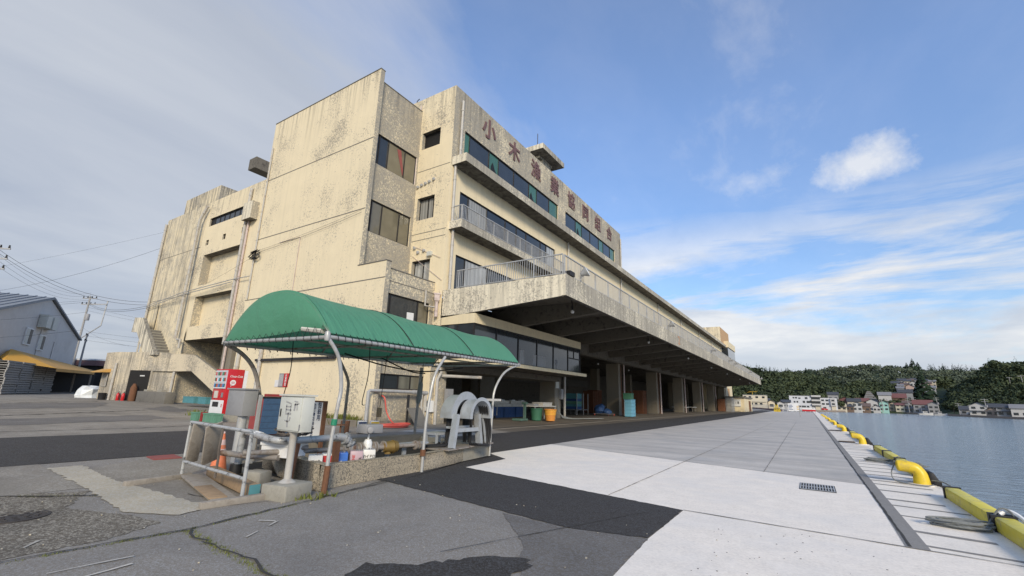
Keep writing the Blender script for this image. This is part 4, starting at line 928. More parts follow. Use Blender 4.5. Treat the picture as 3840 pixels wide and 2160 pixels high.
can('white oil can with a red top label and black lettering', -7.42, 5.46, .165, 'can_white', 'can_red', 'ハイゲン', 'ink_black', rz=rz)
def bl(t): MB().box(.1185,.1205,-.11,.11,.26,.34).build('label_band', 'can_blue', t); MB().box(.1205,.1225,-.03,.02,.05,.22).build('mark', 'white_paint', t)
can('blue square oil can with a pale top', -7.42, 5.73, .165, 'can_blue', None, None, None, rz=rz, sub=bl)
def pk(t): text('lettering', 'MARINE', 'can_red', t, (.1225,-.05,.17), (0,0,1), (0,-1,0), .07, .02, .001); text('lettering', 'DIESEL', 'ink_black', t, (.1225,.07,.17), (0,0,1), (0,-1,0), .06, .03, .001)
can('pink oil can with vertical lettering beside the rusty post', -7.43, 6.08, .165, 'can_pink', None, None, None, rz=rz, sub=pk)
def sw(t):
    m = MB()
    for k in range(3): m.tube(curve([(.120,-.11,.06+.025*k),(.120,-.03,.11+.02*k),(.120,.03,.10+.02*k),(.120,.1,.15+.015*k)]), .007, 4)
    m.build('mark', 'ink_black', t)
can('white oil can with a black swoosh under its lettering', -7.45, 6.40, .165, 'can_white', None, 'ハイドロ', 'ink_black', rz=rz, sub=sw)
# cans near the wall
can('cream oil can with a dark blue label in front of the tower wall', -13.85, 11.45, .2, 'can_white', 'ink_navy', 'LE', 'ink_black', rz=R(-30), group='oil cans by the wall', h=.42, w2=.30, sub=sw)
can('oil can with a yellow top label, right of the cream one by the wall', -13.65, 11.85, .2, 'can_white', 'can_yellow', None, None, rz=R(-30), group='oil cans by the wall', h=.42, w2=.30)
can('rusty brown round oil can, left of the cream can by the wall', -14.15, 10.95, .2, 'rust', None, None, None, sq=False, group='oil cans by the wall', h=.42, w2=.32)

# ================================================================== HOSE SADDLE
H_ = thing('hose_saddle', 'grey steel half drum hose saddle on an A frame at the end of the pit', 'hose hanger', (-7.6,9.35,.38))
zc = 1.12
def half(mb, x0, x1, r0, r1, yc, n=22, ext=.06):
    """half drum shell between radii r0 (inner) and r1 from x0 to x1, with a short straight skirt"""
    an = [math.pi*i/n for i in range(n+1)]; pr = lambda r: [(yc+r,zc-ext)]+[(yc+r*math.cos(a),zc+r*1.03*math.sin(a)) for a in an]+[(yc-r,zc-ext)]
    o, q = pr(r1), pr(r0); k = len(o); vs = [(x,y,z) for x in (x0,x1) for ring in (o,q) for y,z in ring]
    fs = []
    for i in range(k-1): fs += [(i,i+1,2*k+i+1,2*k+i), (k+i,3*k+i,3*k+i+1,k+i+1), (i,k+i,k+i+1,i+1), (2*k+i,2*k+i+1,3*k+i+1,3*k+i)]
    fs += [(0,2*k,3*k,k), (k-1,2*k-1,4*k-1,3*k-1)]; mb.add(vs, fs)
m = MB(); half(m, -7.42, -7.06, .38, .40, 9.55); half(m, -7.80, -7.46, .47, .50, 9.34); m.build('trough', 'galv_plate', H_)
for x, r0, r1, yc in ((-7.06,.37,.455,9.56),(-7.46,.39,.585,9.43)):
    m = MB(); half(m, x, x+.025, r0, r1, yc); m.build('flange', 'galv_plate', H_)
for y, yt in ((8.78,8.95),(9.90,9.80)):
    m = MB(); m.bar((-7.32,y,.38),(-7.36,yt,1.16),.16,.10,(0,1,0)); m.build('leg', 'galv_plate', H_)
m = MB(); m.bar((-7.2,10.02,.4),(-7.3,9.97,1.1),.05,.04); m.build('back_leg', 'galv_plate', H_)
m = MB(); m.box(-7.39,-7.29,8.86,9.86,.74,.83); m.box(-7.6,-7.5,8.86,9.86,.82,.87); m.build('crossbar', 'galv_plate', H_)
m = MB(); m.box(-7.32,-7.28,9.96,10.78,1.50,1.56); m.build('tie_bar', 'pipe_white', H_)
hh = MB()
for k in range(6):
    x = -7.72+.05*k; r = .325+.01*(k % 2); yc = 9.37
    hh.tube([(x-.05*(k % 3),yc-r-.03,.42),(x,yc-r,zc-.2)]+[(x,yc-r*math.cos(a),zc+r*math.sin(a)) for a in [math.pi*i/12 for i in range(13)]]+[(x,yc+r,zc-.2),(x-.03*(k % 3),yc+r+.06,.44)], .034, 7)
for k in range(3): hh.tube(curve([(-7.82+.14*k,8.90,.46),(-7.8+.1*k,8.75,.42),(-8.0,8.4-.06*k,.41),(-8.5,8.3-.08*k,.40)]), .034, 7)
tag(hh.build('black_hose', 'black_rubber', loc=(-7.6,9.37,.4)), 'black fuel hoses looped over the middle of the grey saddle', 'hose')
hh = MB()
for k in range(5):
    x = -7.35+.06*k; r = .43; yc = 9.55
    hh.tube(curve([(x,yc+.30,zc+.30),(x,yc+r,zc-.05),(x+.02,yc+r+.07,.75),(x,yc+r+.03,.42),(x-.03,yc+r-.1,.40),(x-.1,yc+.1,.42)]), .032, 7)
tag(hh.build('black_hose', 'black_rubber', loc=(-7.3,10,.4)), 'black hoses hanging at the right side of the grey saddle by the last post', 'hose')

# ================================================================== CABINETS, RAILING, TIMBER, CONE
G = thing('control_cabinet', 'white steel cabinet with scrubbed-out grey painted characters on a concrete footed post', 'cabinet', (-6.95,4.42,0))
m = MB(); m.obox((-6.96,4.42,1.25), (.62,.20,.54)); m.build('box', 'cabinet_cream', G, bevel=.006)
m = MB(); m.box(-7.29,-6.63,4.29,4.55,1.525,1.55); m.build('lid', 'cabinet_cream', G); m = MB(); m.box(-7.25,-6.67,4.305,4.319,1.0,1.505); m.build('door', 'cabinet_cream', G, bevel=.003)
MB().box(-7.21,-7.19,4.295,4.305,1.2,1.32).build('handle', 'ink_black', G); MB().tube([(-6.66,4.31,1.01),(-6.66,4.31,1.1)], .01, 6).build('hinge', 'ink_grey', G)
m = MB(); rn = random.Random(6)
for x, z, w2, h2, a in [(-6.78,1.44,.10,.018,.1),(-6.76,1.40,.13,.02,-.2),(-6.80,1.36,.04,.12,.15),(-6.74,1.36,.03,.1,-.1),(-6.98,1.42,.16,.02,.2),(-6.97,1.36,.14,.02,0),(-6.96,1.31,.15,.022,.05),(-7.03,1.33,.025,.12,0),(-6.91,1.33,.025,.12,.05),(-6.96,1.25,.16,.025,0),(-6.96,1.20,.03,.16,.02),(-6.98,1.14,.12,.018,.1),(-6.95,1.09,.04,.09,-.15),(-6.90,1.17,.03,.06,.3)]:
    m.obox((x-.03,4.302,z), (w2,.002,h2), 0, 0, a)
m.build('scrubbed_paint', 'scrub_grey', G)
m = MB(); m.tube([(-6.95,4.42,.22),(-6.95,4.42,.93),(-6.95,4.42,.98)], [.055,.055,.09], 12); m.lathe((-6.95,4.42,.215), [(.13,0),(.13,.012),(.06,.06)], 12); m.build('post', 'pipe_white', G)
m = MB(); m.obox((-6.92,4.42,.11), (.50,.52,.23), R(12)); m.build('foot', 'concrete_block', G, bevel=.02)
G = thing('junction_cabinet', 'plain grey steel cabinet on a thick silver pipe post', 'cabinet', (-10.5,5.4,.07))
m = MB(); m.obox((-10.72,5.46,1.32), (.70,.30,.56)); m.build('box', 'cabinet_grey', G, bevel=.006); MB().box(-11.10,-10.34,5.28,5.64,1.60,1.63).build('lid', 'cabinet_grey', G)
m = MB(); m.tube([(-10.55,5.44,.06),(-10.55,5.44,1.04)], .095, 14); m.build('post', 'galv', G)
MB().box(-10.25,-10.19,5.56,5.62,.06,1.5).build('side_rail', 'galv', G)
Q = thing('pipe_barrier', 'white pipe guard rail with peeling black bands at the left end of the pit', 'guard rail', (-8.4,3.95,0))
m = MB(); m.tube([(-9.48,4.0,0),(-9.48,4.0,1.0),(-7.3,3.93,.97),(-7.25,3.92,.94),(-7.25,3.92,0)], .028, 9); m.tube([(-9.48,4.0,.33),(-7.25,3.91,.30)], .026, 9); m.build('frame', 'pipe_peel', Q)
def plank(lab, a, b, w2, t, mat, name='plank', up=(0,0,1), grp=None):
    a, b = V(a), V(b); return tag(MB().bar(a, b, w2, t, up).build(name, mat, loc=(a+b)/2, bevel=.006), lab, name.replace('_', ' '), grp)
plank('grey plank lying on the ground under the white guard rail, warm brown at one end', (-9.35,4.12,.10), (-7.35,3.72,.03), .34, .035, 'wood_grey')
plank('brown board overlapping the right half of the grey plank', (-8.35,3.86,.075), (-7.4,3.66,.055), .24, .02, 'wood_warm')
plank('thick squared timber behind the guard rail with a teal painted end', (-9.2,4.35,.16), (-7.3,4.12,.10), .15, .17, 'wood_warm', 'timber')
tag(MB().obox((-7.29,4.118,.10), (.02,.155,.175), R(-7)).build('painted_end', 'crate_teal', loc=(-7.29,4.12,.1)), 'teal painted end cap of the squared timber', 'paint')
o = bpy.data.objects['painted_end']; tm = bpy.data.objects['timber']; o.parent = tm; o.location = V((-7.29,4.12,.1))-V(tm.location); del o['label']; del o['category']
plank('weathered beam lying across the pavement in front of the guard rail', (-7.12,3.30,.045), (-7.05,4.22,.045), .1, .09, 'wood_grey', 'timber')
plank('short grey beam on the ground by the left foot of the guard rail', (-9.35,3.15,.08), (-9.5,4.15,.08), .09, .08, 'wood_grey', 'timber')
plank('wide grey board leaning on the guard rail next to the orange cone', (-9.05,4.22,.33), (-8.75,4.06,1.0), .30, .03, 'wood_grey', up=(1,.2,0))
plank('brown board leaning upright at the left post of the guard rail', (-9.5,4.12,.30), (-9.30,4.06,.99), .22, .04, 'wood_grey', up=(1,.2,0))
m = MB(); m.tube(curve([(-8.2,3.95,.98),(-8.18,3.93,.7),(-8.22,3.96,.5),(-8.2,3.95,.2)]), .022, 6); tag(m.build('rope', 'rope_brown', loc=(-8.2,3.95,.2)), 'brown rope hanging from the white guard rail', 'rope')
tag(MB().obox((-8.15,4.62,.12), (.36,.3,.26), R(20)).build('rubble_block', 'concrete_block', loc=(-8.15,4.62,0), bevel=.04), 'broken concrete block on the ground left of the white cabinet foot', 'concrete block')
Cn = thing('traffic_cone', 'orange traffic cone with faded bands behind the guard rail', 'traffic cone', (-9.75,4.72,.03))
m = MB(); m.lathe((-9.75,4.72,.03), [(.17,0),(.165,.03),(.15,.05),(.035,.70),(.03,.72)], 16); m.build('cone', 'cone_orange', Cn)
m = MB(); m.lathe((-9.75,4.72,.03), [(.1045,.32),(.0835,.44)], 16); m.build('band', 'cone_band', Cn); m = MB(); m.lathe((-9.75,4.72,.03), [(.070,.51),(.053,.61)], 16); m.build('band', 'cone_band', Cn); MB().ball((-9.75,4.72,.76), .035, 8).build('tip', 'cone_band', Cn)
# sign
S_ = thing('fuel_sign', 'white board lettered for the ship fuel handling station, standing between the pipes and the tower', 'sign', (-10.3,7.0,.2))
m = MB(); m.box(-10.78,-9.92,6.99,7.02,.45,1.36); m.build('board', 'sign_white', S_); m = MB(); m.box(-9.92,-9.85,6.97,7.05,.1,1.39); m.box(-10.85,-10.78,6.97,7.05,.1,1.39); m.box(-10.78,-9.92,6.97,7.05,1.36,1.39); m.build('frame', 'rust', S_)
text('lettering', '船\n舶\n用', 'ink_navy', S_, (-10.06,6.985,1.13), NYX, UP, .145, .02, .001, spacing=1.0); text('lettering', '危\n険\n物\n給\n油\n取\n扱\n所', 'ink_navy', S_, (-10.26,6.985,.90), NYX, UP, .105, .02, .001, spacing=1.0)
# blue and red locker
L_ = thing('storage_locker', 'low storage locker with a blue plank front and red side under the canopy', 'locker', (-15.2,8.8,.2))
m = MB(); m.box(-15.50,-14.86,8.22,9.6,.2,1.36)
m.build('body', 'red_shed', L_); m = MB()
for k in range(6): m.box(-14.858,-14.83,8.24,9.58,.22+.19*k,.22+.19*k+.183)
m.build('front', 'blue_shed', L_); m = MB(); m.prism([(-15.55,8.18,1.362),(-14.80,8.18,1.362),(-14.80,8.18,1.40),(-15.55,8.18,1.40)], (0,1.45,0)); m.build('lid', 'frame_black', L_)
# hose, leaning panel
m = MB(); pts = []
for i in range(150):
    a = i*.21; r = .55+.10*math.sin(a*.31)+.018*(i/150)*6; pts.append((-15.15+.5*r*math.cos(a)*1.2, 14.2+r*1.2*math.sin(a), .25+.10*(i/150)+.02*math.sin(a*1.7)))
pts += curve([pts[-1],(-15.5,14.45,.4),(-15.85,14.4,.8),(-15.95,14.3,1.4),(-16.1,14.25,1.52)])
m.tube(pts, .03, 7); tag(m.build('red_hose', 'hose_red', loc=(-15.2,14.2,.25)), 'red hose coiled on the ground below the low window', 'hose')
m = MB(); m.bar((-15.15,16.0,.2),(-15.75,15.95,1.0),.95,.03,(0,0,1)); tag(m.build('leaning_sheet', 'concrete_dark', loc=(-15.4,16,.2)), 'dark grey panel leaning against the pipes right of the red hose', 'panel')
# ================================================================== VENDING MACHINE
VM = thing('vending_machine', 'red and white drinks vending machine beside the tower', 'vending machine', (-21.4,10.2,.24))
x0, x1, y0, y1 = -22.15, -21.02, 9.95, 10.62
MB().box(x0-.05,x1+.05,y0-.02,y1+.1,.2,.55).build('plinth', 'concrete_block', VM)
m = MB(); m.box(x0,x1,y0,y1,.55,2.46); m.build('body', 'red_paint', VM, bevel=.02); MB().box(x0+.02,x1-.02,y1+.002,y1+.16,.58,2.42).build('back_unit', 'white_paint', VM)
m = MB(); m.box(x0+.06,x1-.06,y0-.025,y0-.002,1.62,2.40); pn = m.build('display', 'machine_display', VM)
rn = random.Random(1)
for r_, mm in enumerate(('can_blue','crate_sky','crate_green')):
    for i in range(10):
        MB().box(x0+.1+.095*i,x0+.165+.095*i,y0-.04,y0-.026,1.68+.25*r_,1.83+.25*r_).build('bottle', [mm,['ink_grey','white_paint','can_pink'][r_],'can_red','crate_dkgreen'][(i*7+r_*3) % 4], pn)
    k = MB(); k.box(x0+.07,x1-.07,y0-.045,y0-.026,1.63+.25*r_,1.66+.25*r_); k.build('price_strip', 'white_paint', pn)
MB().box(x0+.01,x1-.01,y0-.022,y0-.002,.58,1.13).build('lower_panel', 'white_paint', VM); MB().box(x0+.22,x1-.40,y0-.03,y0-.023,.85,1.06).build('delivery_flap', 'frame_black', VM); MB().box(x0+.22,x0+.52,y0-.03,y0-.003,1.22,1.52).build('poster', 'tub_white', VM)
MB().box(x1-.28,x1-.16,y0-.03,y0-.003,1.25,1.45).build('coin_slot', 'ink_grey', VM); MB().box(x1-.14,x1-.09,y0-.03,y0-.023,.84,.98).build('lock_panel', 'red_paint', VM)
text('lettering', 'Coca-Cola', 'white_paint', VM, (x1+.004,y0+.34,2.15), EX, UP, .13, .012, .001, shear=.35, sx=.95)
m = MB(); m.lathe((x1+.001,y0+.24,1.88), [(.12,0),(.12,.004)], 20, 'X'); m.prism([(x1+.001,y0+.17,1.80),(x1+.001,y0+.22,1.79),(x1+.001,y0+.16,1.70)], (.004,0,0)); sb = m.build('speech_bubble', 'white_paint', VM)
m = MB()
for k in range(3): m.box(x1+.006,x1+.008,y0+.17,y0+.31,1.84+.035*k,1.855+.035*k)
m.build('lettering', 'red_paint', sb)
for i, (x, lb) in enumerate(((-22.35,'leftmost green bottle crate in front of the vending machine'),(-21.25,'green bottle crate in front of the red side of the vending machine'),(-20.75,'rightmost green bottle crate, partly behind the silver post'))):
    fb = fishbox('bottle_crate', lb, 'crate_green', (x,9.62,.24), (.46,.34,.36), 'green bottle crates')
    k = MB()
    for a in range(2):
        for b in range(2): k.box(-.19+.2*a,-.03+.2*a,-.19,-.186,.05+.16*b,.15+.16*b)
    k.build('grip_panel', 'crate_dkgreen', fb)
tag(MB().box(-21.85,-21.68,9.5,9.7,.24,.62).build('red_post', 'red_box', loc=(-21.8,9.6,.24)), 'short red post between the green bottle crates', 'post')
# ================================================================== MANHOLE, LID, GRATE
m = MB(); m.lathe((-8.32,1.75,.004), [(.34,0),(.34,.014),(.31,.014),(.31,.008),(.29,.012)], 28); mo = m.build('manhole_cover', 'iron_dark', loc=(-8.32,1.75,0)); tag(mo, 'round rusty manhole cover in the rough pavement at the left edge', 'manhole cover')
k = MB()
for r in (.08,.16,.24):
    for i in range(int(r*60)):
        a = 6.283*i/int(r*60); k.obox((-8.32+r*math.cos(a),1.75+r*math.sin(a),.019), (.03,.045,.008), a)
k.build('tread_pattern', 'iron_dark', mo)
m = MB(); m.prism([(-12.2,4.4,.118),(-11.68,4.35,.108),(-11.64,4.86,.108),(-12.2,4.91,.118)], (0,0,.02)); tag(m.build('access_hatch', 'lid_red', loc=(-11.9,4.6,.11)), 'red painted square lid beside the asphalt strip', 'lid')
m = MB(); m.box(-.33,.28,11.2,12.1,.007,.012); o = m.build('drain_grate', 'dark_gap', loc=(0,11.6,0)); tag(o, 'dark steel drain grate set in the white concrete quay', 'grate')
k = MB()
for i in range(13): k.box(-.32+.047*i,-.30+.047*i,11.22,12.08,.012,.02)
for y in (11.22,11.62,12.05): k.box(-.32,.27,y,y+.03,.0125,.0205)
k.build('bars', 'galv', o)
# ================================================================== QUAY EDGE: bollards, yellow kerbs, ropes
bo = thing('mooring_bollard', '', 'bollard', (0,0,0), 'yellow mooring bollards along the quay')
m = MB(); m.tube(curve([(0,0,0),(0,0,.14),(-.01,0,.25),(-.07,0,.35),(-.18,0,.385),(-.34,0,.395),(-.42,0,.40)]), [.19]*4+[.165,.155,.15,.15,.15,.15]+[.148]*5+[.145]*5+[.14]*5+[.14]*4+[.13,.10], 16) if False else None
pts = curve([(0,0,0),(0,0,.12),(-.01,0,.23),(-.07,0,.325),(-.17,0,.36),(-.32,0,.37),(-.40,0,.37)]); nP = len(pts)
rr = [.155-.035*min(1, i/12) for i in range(nP)]; rr[-1] = .06; rr[-2] = .10; rr[-3] = .115; m.tube(pts, rr, 18); m.build('post', 'yellow_paint', bo)
m = MB(); m.lathe((0,0,0), [(.24,0),(.24,.012),(.16,.025)], 18); m.build('base', 'edge_concrete', bo)
names = ['nearest yellow bollard, draped with grey rope, before the long yellow kerb','second yellow bollard along the quay edge','third yellow bollard along the quay edge','fourth yellow bollard along the quay edge','fifth yellow bollard along the quay edge','sixth yellow bollard, small in the distance','seventh yellow bollard, near the end of the quay row']
place(bo, (1.92,13.8,.006)); bo['label'] = names[0]
for i in range(1, 7): copy_tree(bo, (1.9,13.8+12.95*i,.006), 0, names[i])
fd = thing('rubber_fender', '', 'fender', (0,0,0), 'black rubber pads behind the bollards')
m = MB(); m.prism([(0,-.35,0),(.16,-.35,0),(.16,-.35,.12),(.08,-.35,.28),(0,-.35,.28)], (0,.7,0)); m.build('pad', 'black_rubber', fd, bevel=.02); MB().box(.16,.2,-.3,.3,-.4,.1).build('wall_pad', 'black_rubber', fd)
place(fd, (2.06,14.15,.006)); fd['label'] = 'black rubber pad behind the nearest bollard'
for i, nm in ((1,'second'),(2,'third'),(3,'fourth')): copy_tree(fd, (2.06,14.15+12.95*i,.006), 0, f'black rubber pad behind the {nm} bollard along the quay')
kb = thing('kerb_beam', '', 'kerb', (0,0,0), 'yellow kerb beams along the quay edge')
m = MB(); m.box(-.11,.11,.08,2.62,.0,.2); m.build('beam', 'yellow_kerb', kb, bevel=.03); m = MB(); m.box(-.125,.125,0,.08,0,.215); m.box(-.125,.125,2.62,2.70,0,.215); m.build('end_band', 'black_rubber', kb)
segs = [(3.9,'yellow kerb beam cut off by the right edge of the photo'),(6.68,'yellow kerb beam beyond the knotted white rope'),(9.46,'long yellow kerb beam just before the nearest bollard')]
for i in range(5):
    y0 = 13.8+12.95*i+1.5
    for q, nm in enumerate(('first','middle','last')): segs.append((y0+2.75*q, f"{nm} yellow kerb beam between the {['nearest','second','third','fourth','fifth'][i]} bollard and the next"))
segs = [s for s in segs]; place(kb, (2.1,segs[2][0],.006)); kb['label'] = segs[2][1]
for y, nm in segs[:2]+segs[3:]: copy_tree(kb, (2.1,y,.006), 0, nm)
def ropecoil(lab, c, r, k, mat, seed, tail=(), rad=.013, lift=.0):
    rn = random.Random(seed); m = MB()
    for q in range(k):
        a0 = rn.uniform(0,6); ra, rb = r*rn.uniform(.7,1.15), r*rn.uniform(.25,.5); th = rn.uniform(-.5,.3)
        pts = []
        for i in range(14):
            a = a0+i*.5; x, y = ra*math.cos(a), rb*math.sin(a); pts.append((c[0]+x*math.cos(th)-y*math.sin(th), c[1]+x*math.sin(th)+y*math.cos(th), c[2]+rad+q*.012+lift*abs(math.sin(a))))
        m.tube(pts, rad, 6)
    if tail: m.tube(curve(tail), rad, 6)
    return tag(m.build('mooring_rope', mat, loc=c), lab, 'rope', 'mooring ropes on the quay')
ropecoil('grey rope coiled on the quay beside the near yellow kerb beams', (1.62,9.25,.01), .34, 8, 'rope_grey', 3, [(1.9,9.3,.05),(2.02,9.42,.2),(2.1,9.42,.3),(2.2,9.4,.26),(2.28,9.3,0)])
m = MB(); m.tube(curve([(2.08,9.44,.22),(2.18,9.46,.27),(2.28,9.3,.2),(2.33,8.9,.0),(2.36,8.6,-.4)]), .03, 7); tag(m.build('mooring_rope', 'white_paint', loc=(2.2,9.3,.2)), 'thick white rope loop passing over the kerb to the water', 'rope', 'mooring ropes on the quay')
ropecoil('grey rope coil wound over the top of the nearest bollard', (1.75,14.0,.36), .32, 6, 'rope_grey', 5, [(1.5,13.9,.38),(1.42,13.8,.2),(1.46,13.7,.06),(1.7,13.55,.03),(1.95,13.5,.03),(2.1,13.75,.03)])
ropecoil('grey rope coil beside the kerb beyond the nearest bollard', (1.65,18.6,.01), .36, 8, 'rope_grey', 9, [(1.9,18.3,.05),(2.1,18.2,.24),(2.25,18.4,.1)])
ropecoil('thin dark rope lying by the foot of the second bollard', (1.35,27.6,.01), .34, 4, 'rope_brown', 12)
ropecoil('dark rope lying by the foot of the third bollard', (1.4,40.2,.01), .4, 4, 'rope_brown', 14)
m = MB(); m.tube(curve([(1.95,13.9,.1),(2.25,13.6,.12),(2.32,12.6,.02),(2.12,12.3,.1)]), .015, 6); tag(m.build('mooring_rope', 'rope_grey', loc=(2.2,13,.1)), 'straight grey rope along the quay edge beside the nearest bollard', 'rope', 'mooring ropes on the quay')

# ================================================================== GOODS IN THE MARKET
fl = .24
def bucket(name, lab, c, r0, r1, h, mat, topmat=None):
    t = thing(name, lab, 'basket', c); m = MB(); m.lathe(c, [(r0,0),(r0+(r1-r0)*.5,h*.5)], 16); m.lathe(c, [(r0+(r1-r0)*.5,h*.5),(r1,h),(r1+.03,h),(r1+.03,h-.04),(r1-.02,h-.04),(r0,.05)], 16); m.build('bucket', mat, t)
    if topmat:
        k = MB()
        for q in range(4): k.lathe((c[0],c[1],c[2]), [(r0+(r1-r0)*(.52+.12*q)+.012,h*(.52+.12*q)),(r0+(r1-r0)*(.58+.12*q)+.012,h*(.58+.12*q))], 16)
        k.build('slatted_band', topmat, t)
    return t
bucket('basket', 'orange and yellow slatted basket on the dock floor by the concrete column', (-14.1,26.6,fl), .30,.40,.72, 'basket_orange', 'basket_yellow')
bucket('basket', 'green basket behind the orange one', (-14.9,26.2,fl), .32,.40,.75, 'crate_dkgreen')
t = thing('platform_scale', 'green platform scale with an upright column on the dock floor', 'scale', (-15.2,25.2,fl)); MB().box(-15.6,-15.0,24.4,25.3,fl,fl+.12).build('platform', 'scale_green', t); MB().box(-15.35,-15.2,25.3,25.4,fl,1.25).build('column', 'scale_green', t); MB().box(-15.42,-15.12,25.2,25.45,1.25,1.35).build('head', 'scale_green', t)
t = thing('work_table', 'low table with cream trays beside the concrete column', 'table', (-15.3,27.3,fl)); MB().box(-15.9,-14.9,26.0,29.0,1.08,1.14).build('top', 'tub_white', t); m = MB()
for x, y in ((-15.85,26.1),(-15.0,26.1),(-15.85,28.9),(-15.0,28.9)): m.box(x,x+.06,y,y+.06,fl,1.08)
each(m, 'leg', 'galv', t)
fishbox('fish_tray', 'cream tray on the low table by the column', 'tub_white', (-15.3,27.7,1.142), (.8,1.3,.22), None, 0, False); fishbox('fish_tray', 'small grey tray on the low table', 'scrub_grey', (-15.4,26.5,1.142), (.6,.6,.12), None, 0, False)
for i, (y, lb) in enumerate(((26.6,'left blue ribbed bin under the stacked cream trays'),(28.1,'middle blue ribbed bin under the stacked cream trays'),(29.6,'right blue ribbed bin under the stacked cream trays'))): fishbox('blue_bin', lb, 'crate_blue', (-18.7,y,fl), (1.0,1.35,.72), 'blue bins in the market', 0)
k = 0
for z, yy in ((.975,27.2),(.975,29.4),(1.19,26.9),(1.19,29.2)):
    k += 1; fishbox('cream_tray', f"{['lower left','lower right','upper left','upper right'][k-1]} cream fish tray piled on the blue bins", 'tub_white', (-18.7,yy,z), (1.1,2.1,.20), 'cream trays piled on the blue bins', 0, False)
for i, y in enumerate((25.6,26.3,27.0,28.4,29.7)): tag(MB().obox((-18.4,y+.3,1.395+.03), (.3,.35,.07)).build('foam_lid', 'white_paint', loc=(-18.4,y,1.4)), f"{['first','second','third','fourth','last'][i]} white foam lid from the left on top of the cream trays", 'lid', 'foam lids')
t = thing('hand_trolley', 'teal platform trolley with upright lids left of the blue bins', 'trolley', (-18.2,24.6,fl)); MB().box(-19.0,-17.6,23.6,25.6,fl+.16,fl+.22).build('deck', 'ink_navy', t); m = MB()
for x, y in ((-18.9,23.7),(-17.7,23.7),(-18.9,25.5),(-17.7,25.5)): m.lathe((x,y,fl+.08), [(.08,-.03),(.08,.03)], 10, 'X')
each(m, 'wheel', 'black_rubber', t); m = MB(); m.tube([(-17.6,25.6,fl+.2),(-17.6,25.6,1.15),(-17.6,24.4,1.15),(-17.6,24.4,fl+.2)], .025, 6); m.build('handle', 'pipe_white', t)
for i in range(5): tag(MB().obox((-18.2,23.85+.3*i,fl+.60), (1.2,.10,.80), 0, R(-22)).build('tub_lid', 'crate_teal', loc=(-18.2,23.8+.3*i,fl+.2)), f"{['first','second','third','fourth','last'][i]} teal tub lid from the left leaning on the trolley", 'lid', 'teal tub lids on the trolley')
def pallet_proto(mat, sx_=1.1, sy=1.1):
    m = MB()
    for i in range(6): m.box(-sx_/2+sx_*i/6+.01,-sx_/2+sx_*(i+1)/6-.02,-sy/2,sy/2,.12,.145)
    for i in range(3): m.box(-sx_/2,sx_/2,-sy/2+(sy-.1)*i/2,-sy/2+(sy-.1)*i/2+.1,.025,.12)
    for i in range(3): m.box(-sx_/2+(sx_-.15)*i/2,-sx_/2+(sx_-.15)*i/2+.15,-sy/2,sy/2,0,.025)
    return m.build('pallet', mat)
def stack(proto, x, y, n, where, grp, z0=fl, first=False, rz=0, step=.147):
    rn = random.Random(int(x*10+y))
    for i in range(n):
        lb = (f'bottom pallet, {where}' if i == 0 else f'top pallet, {where}' if i == n-1 else f'pallet at level {i+1}, {where}')
        if first and i == 0: o = proto
        else: o = proto.copy(); C.objects.link(o)
        o.location = (x+rn.uniform(-.02,.02), y+rn.uniform(-.02,.02), z0+step*i); o.rotation_euler.z = rz; tag(o, lb, 'pallet', grp)
pp = pallet_proto('wood_pallet', 1.2, 1.3)
stack(pp, -16.8, 54.3, 18, 'the brown stack just left of the second market column', 'brown wooden pallets in the market', first=True)
stack(pp, -17.9, 52.2, 17, 'the brown stack behind the sky blue crates', 'brown wooden pallets in the market')
stack(pp, -20.4, 49.2, 17, 'the brown stack deep behind the blue cart', 'brown wooden pallets in the market'); stack(pp, -20.0, 47.0, 16, 'the brown stack deep inside, left of the first market column', 'brown wooden pallets in the market')
stack(pp, -14.6, 100.4, 16, 'the brown stack at the far end of the market', 'brown wooden pallets in the market')
pg = MB(); rn = random.Random(3)
for i in range(14):
    for j in range(5): pg.obox((rn.uniform(-.03,.03),-1.5+.75*j+rn.uniform(-.05,.05),.1+.2*i), (1.2,.62,.15), rn.uniform(-.1,.1))
t = pg.build('basket_pile', 'pallet_stack_grey'); place(t, (-13.6,104.5,.16)); tag(t, 'grey pile of stacked fish baskets at the far end of the market, before the hut', 'basket pile')
for i in range(5):
    lb = ['bottom','second','third','fourth','top'][i]+' sky blue crate in the tall stack beside the first market column'
    fishbox('fish_crate', lb, 'crate_sky', (-14.1,42.5,fl+.31*i), (.62,1.25,.30), 'sky blue crates beside the column', 0, True)
fishbox('fish_crate', 'dark green crate on top of the tall sky blue stack', 'crate_dkgreen', (-14.2,42.45,fl+.31*5+.004), (.72,1.35,.55), None, R(8), False)
for i in range(6):
    mt = ['crate_blue','crate_teal','crate_green','crate_blue','crate_teal','crate_teal'][i]
    fishbox('fish_crate', ['bottom dark blue','second teal','third pale green','fourth dark blue','fifth teal','top teal'][i]+' crate on the rack in the first dark bay', mt, (-18.9,40.4,.75+.24*i), (1.1,1.2,.22), 'crates on the rack in the dark bay', 0, False)
t = thing('crate_rack', 'dark steel rack standing in the first dark bay under the teal crates', 'rack', (-18.9,40.4,fl)); m = MB()
for x in (-19.6,-18.25):
    for y in (39.6,41.1,42.2): m.box(x,x+.06,y,y+.06,fl,2.2)
each(m, 'upright', 'galv', t); MB().box(-19.6,-18.2,39.6,42.3,.66,.72).build('shelf', 'ink_grey', t)
t = thing('blue_cart', 'blue sheeted hand cart on small wheels left of the first market column', 'cart', (-16.5,41.9,fl)); rn = random.Random(9)
m = MB(); m.ball((-16.8,41.6,fl+.55), .5, 10, .8); m.ball((-16.2,42.1,fl+.35), .45, 10, .6); m.ball((-16.7,41.9,fl+.8), .32, 8, .8); 
